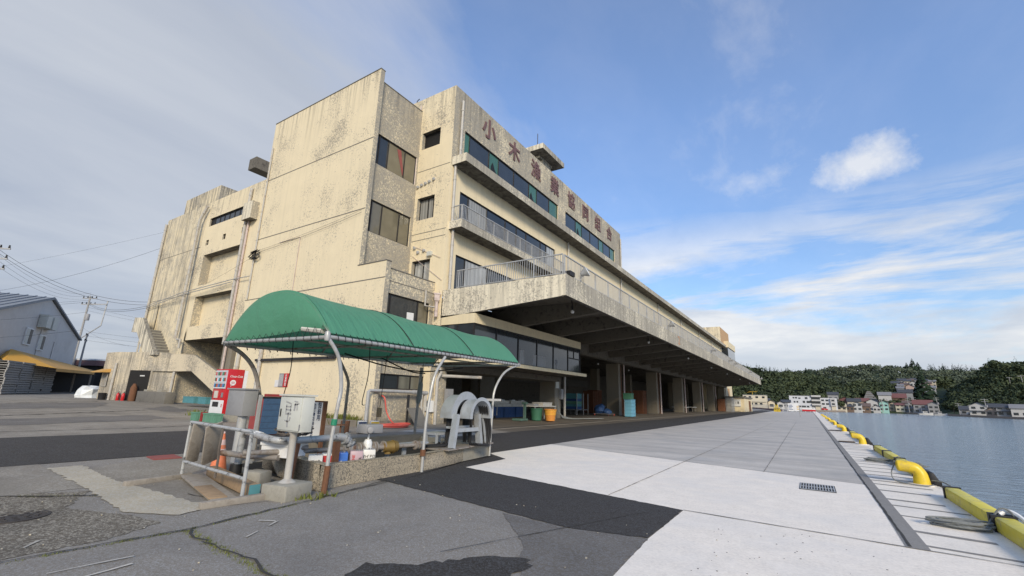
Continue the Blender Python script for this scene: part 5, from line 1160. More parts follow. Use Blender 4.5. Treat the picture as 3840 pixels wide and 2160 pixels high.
for p_ in m.v: p_ += V((rn.uniform(-.07,.07),rn.uniform(-.07,.07),rn.uniform(-.05,.05)))
m.build('sheet', 'crate_blue', t, smooth=False); m = MB()
for x, y in ((-17.1,41.2),(-15.9,41.6),(-15.7,42.6)): m.lathe((x,y,fl+.07), [(.07,-.03),(.07,.03)], 8, 'X')
each(m, 'wheel', 'hose_red', t); MB().box(-17.2,-15.7,41.2,42.7,fl+.13,fl+.17).build('deck', 'ink_grey', t)
m = MB()
for q in range(4): m.tube(curve([(-15.3,29.9,1.6-.3*q),(-15.1,30.1,.5),(-14.8,30.6+.2*q,.26),(-14.0,32.0+.3*q,.26),(-13.6,33.3+.4*q,.25)]), .03, 6)
tag(m.build('pale_hose', 'rope_grey', loc=(-14.5,31,.25)), 'pale hoses trailing over the dock floor from the meter box column', 'hose')
for i, (y, lb) in enumerate(((76.5,'near low work table in the far dark bay'),(82.5,'further low work table in the far dark bay'))):
    t = thing('trestle_table', lb, 'table', (-17,y,fl), 'low tables in the far bays'); MB().box(-18.2,-16.2,y-1.5,y+1.5,.9,1.0).build('top', 'tub_white', t); m = MB()
    for x in (-18,-16.4):
        for d in (-1.3,1.3): m.box(x,x+.08,y+d,y+d+.08,fl,.9)
    each(m, 'leg', 'wood_grey', t)
# ================================================================== LEFT: warehouse, awning, pallet piles, poles
def pol(az, d): a = R(az); return (d*math.sin(a), d*math.cos(a))
D1 = V((-.899,.438,0)); D2 = V((-.438,-.899,0)); EV = V((-102.3,23.7,0))     # along the gable wall, and back along the ridge
WH = thing('warehouse', 'grey metal gabled warehouse at the left edge of the photo', 'warehouse', (-88,16,.5))
def wp(t, z, off=0, back=0): p = EV - D1*t - D2*off + D2*back; return (p.x, p.y, z)
m = MB(); n_ = 33.; zE, zA = 8.9, 13.0
m.prism([wp(0,.3),wp(n_,.3),wp(n_,zE),wp(n_/2,zA),wp(0,zE)], D2*40); m.build('wall', 'shed_metal', WH)
m = MB()
for a, b in ((-.6,n_/2),(n_+.6,n_/2)):
    q = [wp(a,zE-.05,.35),wp(b,zA+.12,.35),wp(b,zA+.34,.35),wp(a,zE+.17,.35)]; m.prism(q, D2*40.7)
m.build('roof', 'roof_metal', WH)
m = MB()
for i in range(46):
    q0 = n_/2+.2; m.tube([wp(n_+.5,zE+.22,.3,i*.9),wp(q0,zA+.36,.3,i*.9)], .06, 5)
m.build('roof_ribs', 'roof_metal', WH)
def wallbox(mb, t0, t1, z0, z1, o0, o1): 
    P_ = [wp(t0,z0,o0),wp(t1,z0,o0),wp(t1,z1,o0),wp(t0,z1,o0)]; mb.prism(P_, -D2*(o1-o0))
for t0 in (15.2,20.1):
    m = MB(); wallbox(m, t0, t0+2.3, 6.0 if t0 < 16 else 6.35, 8.1 if t0 < 16 else 8.5, .02, .14); w_ = m.build('window', 'white_paint', WH)
    m = MB(); wallbox(m, t0+.15, t0+1.1, 6.15 if t0 < 16 else 6.5, 7.95 if t0 < 16 else 8.35, .145, .16); m.build('pane', 'frame_black', w_); m = MB(); wallbox(m, t0+1.2, t0+2.15, 6.15 if t0 < 16 else 6.5, 7.95 if t0 < 16 else 8.35, .145, .16); m.build('shutter', 'cabinet_cream', w_)
for t0 in (17.4,14.9): m = MB(); wallbox(m, t0, t0+1.8, 8.9, 10.6, .05, .9); m.build('vent_hood', 'cabinet_cream', WH)
m = MB(); wallbox(m, 17.0, 17.25, 1, 8.9, .02, .1); wallbox(m, 11.0, 11.15, 5, 7.6, .02, .08); m.build('downpipe', 'shed_metal', WH)
AW = thing('lean_to', 'lean to with faded orange tarpaulin roof in front of the grey warehouse', 'lean-to', (-82,16,.5))
a, b, c, d = (*pol(-80.9,80),5.5), (*pol(-75.2,99),3.8), (*pol(-75.3,90),3.45), (*pol(-77.86,74),3.35); m = MB(); m.quad(a,b,c,d); m.quad(*[tuple(V(p)-V((0,0,.12))) for p in (d,c,b,a)]); m.quad(d, c, tuple(V(c)-V((0,0,.35))), tuple(V(d)-V((0,0,.35)))); m.build('roof', 'tarp_fade', AW)
m = MB(); e = (*pol(-81.1,73),3.85); m.quad(a, d, e); m.quad(a, e, (*pol(-81.5,80),4.6)); m.build('orange_sheet', 'tarp_orange', AW)
m = MB(); q, q2 = pol(-80,84), pol(-75.2,98.8); m.prism([(*q,.3),(*q2,.3),(*q2,3.7),(*q,3.7)], (-.3,-.5,0)); m.build('interior_shade', 'dark_gap', AW)  # near-black slab painted as the shade beneath the lean-to roof
m = MB()
for t in (-75.5,-76.6): q = pol(t,89); m.box(q[0]-.1,q[0]+.1,q[1]-.1,q[1]+.1,.4,3.0)
each(m, 'post', 'wood_grey', AW)
pl = pallet_proto('pallet_grey', 3.4, 2.2); first = True; ang = math.atan2(D1.y, D1.x); k = 0
posn = ['front left','second','third','front right']
for i, (t, off) in enumerate(((36.2,3.0),(32.5,3.0),(28.8,3.0),(25.1,3.0))):
    q = wp(t, 0, off)
    for lvl in range(14):
        o = pl if first else pl.copy()
        if not first: C.objects.link(o)
        first = False; o.scale = (1,1,1.55); o.location = (q[0]+random.uniform(-.06,.06), q[1]+random.uniform(-.06,.06), .48+.235*lvl); o.rotation_euler.z = ang
        tag(o, f"{'bottom' if lvl == 0 else 'top' if lvl == 13 else 'level %d' % (lvl+1)} pale pallet, {['leftmost','second','third','rightmost'][i]} pile by the orange lean-to", 'pallet', 'pale pallet piles by the warehouse')
m = MB(); q = pol(-75.35, 61); m.lathe((q[0],q[1],.38), [(1.0,0),(1.05,.25),(.95,.8),(.6,1.05),(.1,1.1)], 8)
for p in m.v: p.x += random.uniform(-.2,.2); p.z += random.uniform(-.1,.1)*(p.z > .6)
tag(m.build('covered_pile', 'clear_sheet', loc=(q[0],q[1],.4), smooth=False), 'low pile wrapped in crinkled clear sheeting left of the annex', 'covered pile')
m = MB(); q = pol(-75.9, 118); FB = thing('far_shed', 'long dark low shed with a maroon roof between the warehouse and the annex', 'shed', (q[0],q[1],.5))
m.obox((q[0],q[1],2.6), (16,8,4.6), R(20)); m.build('wall', 'dark_gap', FB); m = MB(); m.obox((q[0],q[1],5.4), (17,9,.9), R(20)); m.build('roof', 'letter_maroon', FB); m = MB(); m.obox((q[0],q[1],6.0), (17,9.2,.25), R(20)); m.build('eave', 'white_paint', FB)

def util_pole(lab, x, y, z0, h, lean=0., arms=2, rz=0., trans=True, grp='utility poles', s=1.):
    t = thing('utility_pole', lab, 'utility pole', (0,0,0), grp)
    m = MB(); m.tube([(0,0,0),(0,0,h)], [.18*s,.11*s], 9); m.build('pole', 'pole_concrete', t)
    for k in range(arms):
        z = h-.35*s-.9*s*k; m = MB(); m.box(-1.1*s,1.1*s,-.05*s,.05*s,z-.06*s,z+.06*s); a = m.build('crossarm', 'galv', t); m = MB()
        for i in range(4): m.lathe((-1.0*s+.66*s*i,0,z+.06*s), [(.05*s,0),(.09*s,.08*s),(.05*s,.2*s),(.07*s,.26*s)], 7)
        m.build('insulators', 'frame_black', a)
    if trans:
        m = MB(); m.lathe((.35*s,.0,h-3.6*s), [(.25*s,0),(.27*s,.1*s),(.27*s,.85*s),(.2*s,.95*s)], 10); m.build('transformer', 'cabinet_grey', t)
    place(t, (x,y,z0), rz); t.rotation_euler = (0, lean, rz); return t
q0 = pol(-83.45, 58); util_pole('utility pole at the very left edge of the photo with black insulators', q0[0], q0[1], .4, 12.8, 0, 3, R(40), False)
q1 = pol(-76.9, 112); p1 = util_pole('tall concrete utility pole with transformer and arms behind the warehouse', q1[0], q1[1], .5, 17.0, 0, 2, R(30), True, s=1.25)
m = MB(); ar = [(0.2,0,9.2),(3.2,.2,11.6)]; m.tube(ar, .09, 6); m.tube([(3.2,.2,11.6),(3.4,.2,16.2)], .1, 6); m.box(0,3.6,-.08,.08,15.4,15.6); _k = ORG[p1.name]; ORG[p1.name] = V((0,0,0)); m.build('side_frame', 'galv', p1); ORG[p1.name] = _k
q2 = pol(-76.45, 100); util_pole('short utility pole in front of the dark shed beyond the warehouse', q2[0], q2[1], .5, 9.2, 0, 2, R(-20), False)
def cable(lab, a, b, sag, r=.02, n=1, gap=.25):
    m = MB(); r *= .62
    for k in range(n):
        pts = []
        for i in range(17):
            t = i/16; p = V(a).lerp(V(b), t); p.z -= 4*sag*t*(1-t)-gap*k; pts.append(p)
        m.tube(pts, r, 4)
    tag(m.build('overhead_cable', 'black_cable', loc=a), lab, 'cable', 'overhead cables')
P0 = (q0[0],q0[1],12.6); P1 = (q1[0],q1[1],17.2); P2 = (q2[0],q2[1],9.4); BW = (-55.0,YS-.2,10.2)
cable('pair of cables from the left edge pole to the market building drainpipe', P0, (-55,YS-.2,9.6), 1.2, .022, 2, .3)
cable('single cable from the roof edge of the market building down to the warehouse ridge', (-55,YS-.2,15.6), wp(20,12.4,0,6), .7, .022)
cable('faint cable from the roof house down past the warehouse', (-60.5,21,20.4), (-120,-6,12.2), 1.5, .014)
cable('three cables from the left edge pole to the tall concrete pole', (P0[0],P0[1],11.6), P1, 1.4, .018, 3, .45)
cable('two cables from the tall pole to the market building wall', (P1[0],P1[1],16.0), (-55.0,YS-.2,9.3), .8, .03, 2, .2)
cable('cables from the tall pole passing behind the annex', (P1[0],P1[1],14.8), (-70,60,11.0), 1.6, .02, 2, .6)
cable('low cables behind the annex roof', (P2[0],P2[1],8.6), (-62,50,7.2), .8, .018, 3, .7)
cable('cables crossing in front of the warehouse roof to the tall pole', (-95,-8,11.4), (P1[0],P1[1],16.4), 1.8, .026, 2, .35)
cable('long sagging cables in front of the warehouse wall', (-96,-9,8.8), (-60,14,6.9), 2.2, .014, 2, 1.8)
cable('thin cable from the tall pole down to the annex', (P1[0],P1[1],11.8), (-55.0,16.5,5.4), .5, .016)
cable('thin cable stretched across the tower face', (-55,YS-.25,8.9), (-27.9,TY-.1,9.8), .35, .012)
cable('twin thin cables crossing the tower from its cable coil to the window corner', (-28,TY-.08,9.9), (-18.2,TY-.08,10.6), .1, .012, 2, .14)

# ================================================================== FAR END OF THE QUAY
HT = thing('harbour_hut', 'small cream hut with a number board at the far end of the market', 'hut', (-12.9,118,.13))
m = MB(); m.box(-15.2,-11.75,112,128,.1,3.05); m.build('wall', 'wall_plain', HT); MB().box(-15.5,-11.5,111.7,128.4,3.05,3.35).build('roof', 'concrete_dark', HT)
MB().box(-11.74,-11.6,121,124,.2,2.5).build('door', 'rust', HT); m = MB(); m.box(-14.4,-12.4,111.8,111.95,1.25,2.75); nb_ = m.build('number_board', 'sign_white', HT)
text('number', '1 - 8', 'ink_black', nb_, (-13.4,111.79,2.0), NYX, UP, .75, .02, .002)
ob = thing('notice_boards', 'pair of white notice boards with blue lettering on the quay in the distance', 'notice board', (-3.6,146,0))
m = MB(); m.box(-4.72,-3.4,146,146.1,.35,2.35); m.build('board', 'sign_white', ob); m = MB(); m.box(-3.35,-2.15,146,146.1,.4,2.4); m.build('board', 'sign_white', ob); m = MB()
for k, ww in enumerate((1.0,.7,1.0,.9)): m.box(-4.6,-4.6+ww,145.97,145.995,.75+.36*k,.9+.36*k)
m.build('lettering', 'crate_blue', ob); m = MB()
for k, ww in enumerate((.5,.4,.5)): m.box(-2.75,-2.75+ww,145.97,145.995,.8+.4*k,.95+.4*k)
m.build('lettering', 'can_yellow', ob); m = MB()
for x in (-4.6,-3.5,-3.2,-2.3): m.box(x,x+.06,146.1,146.16,0,2.0)
each(m, 'post', 'galv', ob)
m = MB(); m.box(-1.4,1.3,132,132.12,.55,.95); RB = m.build('barrier', 'red_paint', loc=(0,132,0)); tag(RB, 'red barrier board near the end of the quay', 'barrier'); m = MB(); m.box(-1.4,1.3,131.95,132.1,.96,1.25); m.build('top_rail', 'white_paint', RB); m = MB(); m.box(-1.35,-1.25,132.13,132.2,0,.95); m.box(1.1,1.2,132.13,132.2,0,.95); each(m, 'leg', 'galv', RB)
PP = thing('marker_post', 'thin grey marker post standing on the quay before the red barrier', 'post', (-1.3,88,0)); m = MB(); m.tube([(-1.3,88,0),(-1.3,88,1.75)], .05, 7); m.build('post', 'pole_concrete', PP); MB().ball((-1.3,88,1.85), .1, 8).build('ball', 'white_paint', PP)
YB_ = thing('beacon_barrier', 'yellow and black wrapped warning barrier where the asphalt strip ends', 'barrier', (-7.6,150,0)); m = MB()
for k in range(4): m.lathe((-8.2+.4*k,150,0), [(.22,0),(.24,.3),(.14,1.0),(.12,1.9 if k in (1,2) else 1.2)], 8)
m.build('body', 'yellow_paint', YB_); m = MB()
for k in range(4): m.lathe((-8.2+.4*k,150,0), [(.235,.45),(.22,.6)], 8); m.lathe((-8.2+.4*k,150,0), [(.185,.85),(.17,1.0)], 8)
m.build('stripes', 'black_rubber', YB_)
FN = thing('road_fence', 'grey rail fence on a maroon kerb beyond the market, curving off to the left', 'fence', (-15,200,0)); fa, fb_ = V((-26,245,.25)), V((-7,165,0)); m = MB()
for z in (.9,1.5,2.1): m.bar(fa+V((0,0,z)), fb_+V((0,0,z*.75)), .08, .08)
for k in range(34): q = fa.lerp(fb_, k/33); m.box(q.x-.05,q.x+.05,q.y-.05,q.y+.05,q.z,q.z+2.1-.5*k/33)
m.build('rails', 'galv', FN); m = MB(); m.bar(fa+V((0,0,.2)), fb_+V((0,0,.2)), .4, .7); m.build('kerb', 'letter_maroon', FN)
m = MB(); m.bar((-6.9,165,0),(-2,165,0),.3,.01); FN2 = thing('pipe_fence', 'pale pipe fence crossing behind the notice boards', 'fence', (-5,170,0)); m = MB()
for z in (.7,1.4): m.bar((-7,170,z),(1.5,170,z), .1, .1)
for k in range(8): m.box(-7+1.2*k,-6.9+1.2*k,169.95,170.05,0,1.45)
m.build('rails', 'white_paint', FN2)

# ================================================================== FAR SHORE: land, seawall, hills
SH = [(2.3,346),(21,404),(52,470),(66,417),(72,408),(80,352),(83,334),(88,322),(112,290),(180,230),(420,120)]
land = MB(); top = [(x,y,-.35) for x,y in SH]+[(1500,400,-.35),(1500,1800,-.35),(-1500,1800,-.35),(-1500,345.5,-.35),(2.2,345.5,-.35)]
land.add(top, [tuple(range(len(top)))]); struct(land.build('far_ground', 'yard_concrete', smooth=False))
sw_ = MB()
for a, b in zip(SH, SH[1:]):
    a, b = V((*a,0)), V((*b,0)); d = (b-a).normalized(); n_ = V((d.y,-d.x,0)); sw_.prism([a+V((0,0,-1.6)),b+V((0,0,-1.6)),b+V((0,0,-.2)),a+V((0,0,-.2))], n_*.6)
tag(sw_.build('seawall', 'seawall', loc=(60,400,-1.3)), 'low brown concrete seawall along the far shore', 'wall')
def interp(tab, x):
    if x <= tab[0][0]: return tab[0][1]
    for (a, fa_), (b, fb2) in zip(tab, tab[1:]):
        if x <= b: return fa_+(fb2-fa_)*(x-a)/(b-a)
    return tab[-1][1]
L1 = [(-40,.075),(-12,.075),(-8,.068),(-5.3,.064),(-2.6,.053),(-.9,.053),(.8,.050),(2.2,.040),(3.4,.026),(4.6,.008),(5.5,.0)]
L2 = [(-12,.05),(0,.056),(2,.062),(3.5,.0645),(6,.066),(7.9,.0605),(9.5,.0575),(11,.055),(12.8,.054),(16,.052),(40,.055)]
L2b = [(1.5,.0),(3,.025),(4.2,.036),(5.3,.036),(6.4,.032),(7.2,.022),(8,.0)]
L3 = [(10.2,.0),(11.0,.018),(11.8,.032),(12.8,.044),(13.3,.055),(13.9,.064),(14.6,.063),(16,.064),(19,.07),(26,.06),(60,.05)]
def sm(x): x = max(0., min(1., x)); return x*x*(3-2*x)
def hill(az, d):
    z = -.35
    for tab, d0, dr in ((L1,425,600),(L2,640,980),(L2b,440,560),(L3,395,540)):
        zr = interp(tab, az)*dr
        if zr > .5 and d > d0+2: z = max(z, zr*(sm((d-d0)/(dr-d0)) if d < dr else max(.2, 1-(d-dr)/700.)))
    if 6.6 < az < 10.6 and d > 458:
        z = max(z, min(26., sm((d-455)/120)*23))*1.0 if d < 640 else max(z, 22)
    return z
m = MB(); azs = [-24+.75*i for i in range(96)]; ds = [360+18*i for i in range(24)]+[800+40*i for i in range(16)]
vs = [(*pol(a, d), hill(a, d)) for d in ds for a in azs]; n = len(azs)
vs = [(x,y,z-.05 if z > -.3 else -3.) for x,y,z in vs]
m.add(vs, [(j*n+i, j*n+i+1, (j+1)*n+i+1, (j+1)*n+i) for j in range(len(ds)-1) for i in range(n-1)]); struct(m.build('hills', 'hill_soil'))
def crown(mb, c, r, h, nq, rn, dens=1.):
    c = V(c)
    lob = [(c+V((rn.gauss(0,.38)*r, rn.gauss(0,.38)*r, rn.uniform(-.25,.45)*h)), rn.uniform(.42,.75)) for _ in range(6)]
    for _ in range(nq):
        p, f = rn.choice(lob); u = V((rn.gauss(0,1),rn.gauss(0,1),rn.gauss(.25,1))).normalized(); q = p+V((u.x*r*f,u.y*r*f,u.z*h*f*.72))*rn.uniform(.75,1.05)
        s_ = r*rn.uniform(.09,.19); t = V((rn.gauss(0,1),rn.gauss(0,1),rn.gauss(0,.5))).cross(u).normalized(); b = u.cross(t)
        tl = (u+V((rn.gauss(0,.4),rn.gauss(0,.4),rn.gauss(0,.4)))).normalized(); t = (t-tl*t.dot(tl)).normalized(); b = tl.cross(t)
        mb.quad(q-t*s_-b*s_*.7, q+t*s_*.9-b*s_*.8, q+t*s_+b*s_*.7, q-t*s_*.8+b*s_*.9)
def conifer(mb, c, r, h, nq, rn):
    c = V(c)
    for _ in range(nq):
        f = rn.random()**.8; a = rn.uniform(0,6.283); rr_ = r*(1-f)*rn.uniform(.6,1.1)+.1; q = c+V((rr_*math.cos(a),rr_*math.sin(a),h*(.08+.92*f))); s_ = r*.30*(1.15-f)
        o = V((math.cos(a),math.sin(a),-.5)).normalized(); t = V((-math.sin(a),math.cos(a),0)); mb.quad(q-t*s_, q+o*s_*1.3-t*s_*.4, q+o*s_*1.3+t*s_*.4, q+t*s_+V((0,0,s_*.8)))
rn = random.Random(21)
def slope_free(az, d):
    if 6.9 < az < 10.3 and 490 < d < 640: return False
    if 4.1 < az < 6.1 and d < 505: return False
    return True
def forest(name, n_, azr, dr, rr_, leaf, nq=46, con=.0):
    mb = MB(); k = 0; tries = 0
    if not con: n_ = int(n_*1.35); nq = int(nq*1.55); rr_ = (rr_[0]*.8, rr_[1]*.88)
    while k < n_ and tries < n_*12:
        tries += 1; az = rn.uniform(*azr); d = rn.uniform(*dr); z = hill(az, d)
        if z < 1.2 or not slope_free(az, d): continue
        x, y = pol(az, d); r = rn.uniform(*rr_)
        if rn.random() < con: conifer(mb, (x,y,z), r*.6, r*2.6, nq, rn)
        else: crown(mb, (x,y,z+r*.75), r, r*.95, nq, rn)
        k += 1
    return stuff(mb.build(name, leaf, smooth=False, wts=False))
forest('forest', 520, (-12,5), (440,612), (4,6.5), 'forest_leaf')
forest('forest', 760, (-4,16), (680,985), (5.5,8.5), 'hazy_leaf', 40)
forest('forest', 300, (1.6,8), (450,575), (3.6,6), 'forest_leaf')
forest('forest', 700, (10.6,22), (402,555), (3.4,5.6), 'forest_leaf', 48)
forest('forest', 110, (9.8,13), (560,660), (5,8), 'forest_leaf', 44)
forest('conifer_wood', 46, (-6,3), (575,602), (3.6,5), 'conifer_leaf', 60, 1.)
forest('conifer_wood', 60, (9.5,14), (955,985), (5,7.5), 'conifer_leaf', 50, 1.)
forest('conifer_wood', 34, (10.5,18), (415,520), (3.6,4.8), 'conifer_leaf', 60, 1.)
def tree(lab, az, d, h, kind, grp='lone trees on the far shore'):
    x, y = pol(az, d); z = hill(az, d); t = thing('conifer_tree' if kind == 'c' else 'broadleaf_tree', lab, 'tree', (x,y,z), grp); m = MB(); m.tube([(x,y,z),(x,y,z+h*.7)], [h*.03,h*.012], 6); m.build('trunk', 'bark', t); m = MB()
    if kind == 'c': conifer(m, (x,y,z), h*.30, h, 240, rn); m.build('crown', 'conifer_leaf', t, smooth=False, wts=False)
    else: crown(m, (x,y,z+h*.55), h*.42, h*.45, 240, rn); m.build('crown', 'forest_leaf', t, smooth=False, wts=False)
tree('tall dark conifer standing right of the hillside houses', 9.15, 500, 26, 'c'); tree('dark conifer left of the tall one, below the hillside houses', 8.75, 478, 15, 'c')
tree('tallest of the spiky conifers on the middle ridge', 8.75, 955, 24, 'c'); tree('thin conifer just right of the tallest one on the middle ridge', 9.1, 955, 19, 'c'); tree('thin conifer left of the tallest one on the middle ridge', 8.3, 955, 17, 'c')
tree('single pointed conifer above the left hill', .15, 600, 13, 'c'); tree('rounded green bush by the shore left of the white house', 10.95, 408, 7.5, 'b'); tree('low green tree by the shore next to the grey shed', 11.4, 404, 7, 'b')
tree('green tree in front of the cream gabled house', 2.75, 405, 7, 'b'); tree('broad spreading tree on top of the right hill', 14.1, 500, 13, 'b'); tree('round topped tree near the right end of the right hill', 15.4, 490, 13, 'b')

# ================================================================== TOWN
def house(lab, az, d, w2, h, roof, wall, dep=7., ridge='x', z=None, wins=2, rh=None, cat='house', storey=None, yaw=None, grp='houses on the far shore', flat=False, porch=None):
    x, y = pol(az, d); z = hill(az, d) if z is None else z
    t = thing('house', lab, cat, (0,0,0), grp); rh = rh or w2*.26
    m = MB(); m.box(-w2/2,w2/2,-dep/2,dep/2,-2,h)
    if not flat:
        if ridge == 'y': m.prism([(-w2/2,-dep/2,h),(w2/2,-dep/2,h),(0,-dep/2,h+rh)], (0,dep,0))
        else: m.prism([(-w2/2,-dep/2,h),(-w2/2,dep/2,h),(-w2/2,0,h+rh)], (w2,0,0))
    m.build('wall', wall, t); m = MB(); e = .5
    if flat: m.box(-w2/2-.1,w2/2+.1,-dep/2-.1,dep/2+.1,h,h+.3)
    elif ridge == 'y':
        for s in (-1,1): m.prism([(s*(w2/2+e),-dep/2-e,h-e*rh*2/w2),(0,-dep/2-e,h+rh+.05),(0,-dep/2-e,h+rh+.35),(s*(w2/2+e),-dep/2-e,h-e*rh*2/w2+.3)], (0,dep+2*e,0))
    else:
        for s in (-1,1): m.prism([(-w2/2-e,s*(dep/2+e),h-e*rh*2/dep),(-w2/2-e,0,h+rh+.05),(-w2/2-e,0,h+rh+.35),(-w2/2-e,s*(dep/2+e),h-e*rh*2/dep+.3)], (w2+2*e,0,0))
    m.build('roof', roof, t)
    rows = storey or (2 if h > 4.5 else 1)
    for r_ in range(rows):
        for i in range(wins):
            u = -w2/2+w2*(i+.5)/wins; zz = .9+r_*2.7; ww = min(1.7, w2/wins*.6); m = MB(); m.box(u-ww/2,u+ww/2,-dep/2-.08,-dep/2-.002,zz,zz+1.25); m.build('window', 'glass_dark', t)
    if porch:
        m = MB(); m.box(-w2/2-.3,w2/2+.3,-dep/2-1.1,-dep/2-.09,2.55,2.8); m.build('porch_roof', porch, t)
    place(t, (x,y,z), -R(az) if yaw is None else yaw); return t
simple('w_white', (.50,.49,.47), .8, .08, .6); simple('w_cream', (.58,.52,.40), .8, .08, .6); simple('w_tan', (.42,.33,.26), .8, .1, .6); simple('w_grey', (.30,.30,.30), .8, .12, .6)
simple('w_brown', (.16,.11,.08), .85, .2, .7); simple('w_mint', (.32,.54,.48), .8, .08, .6); simple('w_pink', (.52,.38,.32), .8, .08, .6); simple('w_blue', (.08,.20,.42), .8, .1, .6)
simple('r_dark', (.065,.068,.075), .6, .2, .8); simple('r_maroon', (.17,.075,.07), .7, .2, .8); simple('r_brown', (.14,.10,.085), .7, .2, .8); simple('r_grey', (.22,.22,.23), .7, .2, .8); simple('apt_wall', (.56,.57,.59), .8, .05, .3)
# two white apartment blocks
def at_az(az, d, z): x, y = pol(az, d); return (x,y,z)
AP = thing('apartment_building', 'long white three storey block with balconies at its right end across the harbour', 'building', at_az(-.3,390,-.35)); AP['group'] = 'white blocks across the harbour'
m = MB(); m.box(-9.0,4.2,0,9,0,9.3); m.build('wall', 'apt_wall', AP) if False else None
ORG[AP.name] = V((0,0,0)); AP.location = (0,0,0)
m = MB(); m.box(-9.2,4.0,0,9,0,9.5); m.build('wall', 'apt_wall', AP); MB().box(-9.4,4.2,-.2,9.2,9.5,9.75).build('roof', 'r_grey', AP)
for x, z, ww, hh_ in ((-7.0,7.6,.9,1),(-5.6,7.6,1.3,1),(-3.6,7.4,1.4,.9),(.4,7.3,1.6,1.4),(-6.6,4.7,1,1.1),(-4.9,4.7,1,1.1),(-1.1,4.6,1.4,1.5),(1.2,4.6,2.8,1.5),(-3.9,1.3,1.4,1.4),(-2.1,1.2,2.6,1.5),(1.0,1.2,1.5,1.5)): MB().box(x,x+ww,-.1,-.003,z,z+hh_).build('window', 'glass_dark', AP)
for z in (3.1,6.0,8.9): MB().box(4.22,9.9,-1.2,8,z,z+1.15).build('balcony', 'w_white', AP)
MB().box(4.22,9.7,.3,7.8,0,8.88).build('recess_wall', 'dark_gap', AP) if False else MB().box(4.22,9.6,.6,7.8,0,8.9).build('recess_wall', 'w_grey', AP)
m = MB()
for z in (4.3,7.2): m.box(4.4,9.4,.5,.59,z,z+1.6)
each(m, 'balcony_glazing', 'glass_dark', AP); MB().box(6.3,9.0,.4,.59,0,2.6).build('shutter', 'w_cream', AP)
place(AP, at_az(-.31,392,-.35), R(2))
AP2 = thing('apartment_building', 'narrower white and grey three storey block right of the long white one', 'building', (0,0,0)); AP2['group'] = 'white blocks across the harbour'
m = MB(); m.box(-4.8,5.0,0,9,0,8.4); m.build('wall', 'apt_wall', AP2); MB().box(-4.9,5.1,-.1,9.1,8.4,8.65).build('roof', 'r_grey', AP2); MB().box(1.2,4.2,-1.2,-.002,2.9,8.2).build('bay', 'w_white', AP2); MB().box(1.4,4.0,-.6,-.004,0,2.88).build('shutter', 'w_cream', AP2)
for x, y, z in ((-4.2,0,6.2),(-1.6,0,6.2),(-4.0,0,3.7),(-1.5,0,3.7),(-3.4,0,1.0),(1.8,-1.2,6.2),(1.8,-1.2,3.7)): MB().box(x,x+1.7,y-.1,y-.003,z,z+1.2).build('window', 'glass_dark', AP2)
place(AP2, at_az(1.75,398,-.35), 0)
YBd = thing('apartment_building', 'flat roofed yellowish three storey block behind the hut', 'building', (0,0,0)); YBd['group'] = 'white blocks across the harbour'
m = MB(); m.box(-4.2,6.2,0,8,0,6.2); m.build('wall', 'w_cream', YBd); MB().box(-4.2,6.2,-.5,-.002,3.0,4.4).build('balcony', 'w_cream', YBd); MB().box(-4.3,6.3,-.1,8.1,6.2,6.4).build('roof', 'r_grey', YBd)
for x, z in ((-3.8,4.8),(-1.5,4.8),(1.5,4.8),(4.4,4.8),(-1.0,1.6),(1.0,1.6),(3.2,1.6)): MB().box(x,x+1.1,-.1,-.003,z,z+.9).build('window', 'glass_dark', YBd)
MB().tube([(0,3,6.4),(0,3,8.2)], .08, 6).build('antenna', 'can_yellow', YBd); m = MB(); m.tube([(-2.4,3,7.6),(2.4,3,8.2)], .07, 5); m.tube([(-1.5,2.4,8.1),(1.8,3.5,7.8)], .06, 5); m.build('antenna_arms', 'can_yellow', YBd)
place(YBd, at_az(-5.15,262,.3), 0)
house('tan house with a dark roof between the hut and the apartment block', -4.05, 275, 5.2, 3.4, 'r_dark', 'w_tan', ridge='x', z=.3, wins=2)
house('cream gabled house wall joined to the tan house', -3.35, 270, 2.9, 3.2, 'r_dark', 'w_cream', ridge='y', z=.3, wins=1)
house('white house with grey shutter left of the long white block', -2.5, 290, 3.2, 3.0, 'r_dark', 'w_white', ridge='y', z=.2, wins=1); house('grey dark roofed house right behind the shuttered one', -2.0, 310, 4.2, 3.6, 'r_dark', 'w_grey', ridge='x', z=.2)
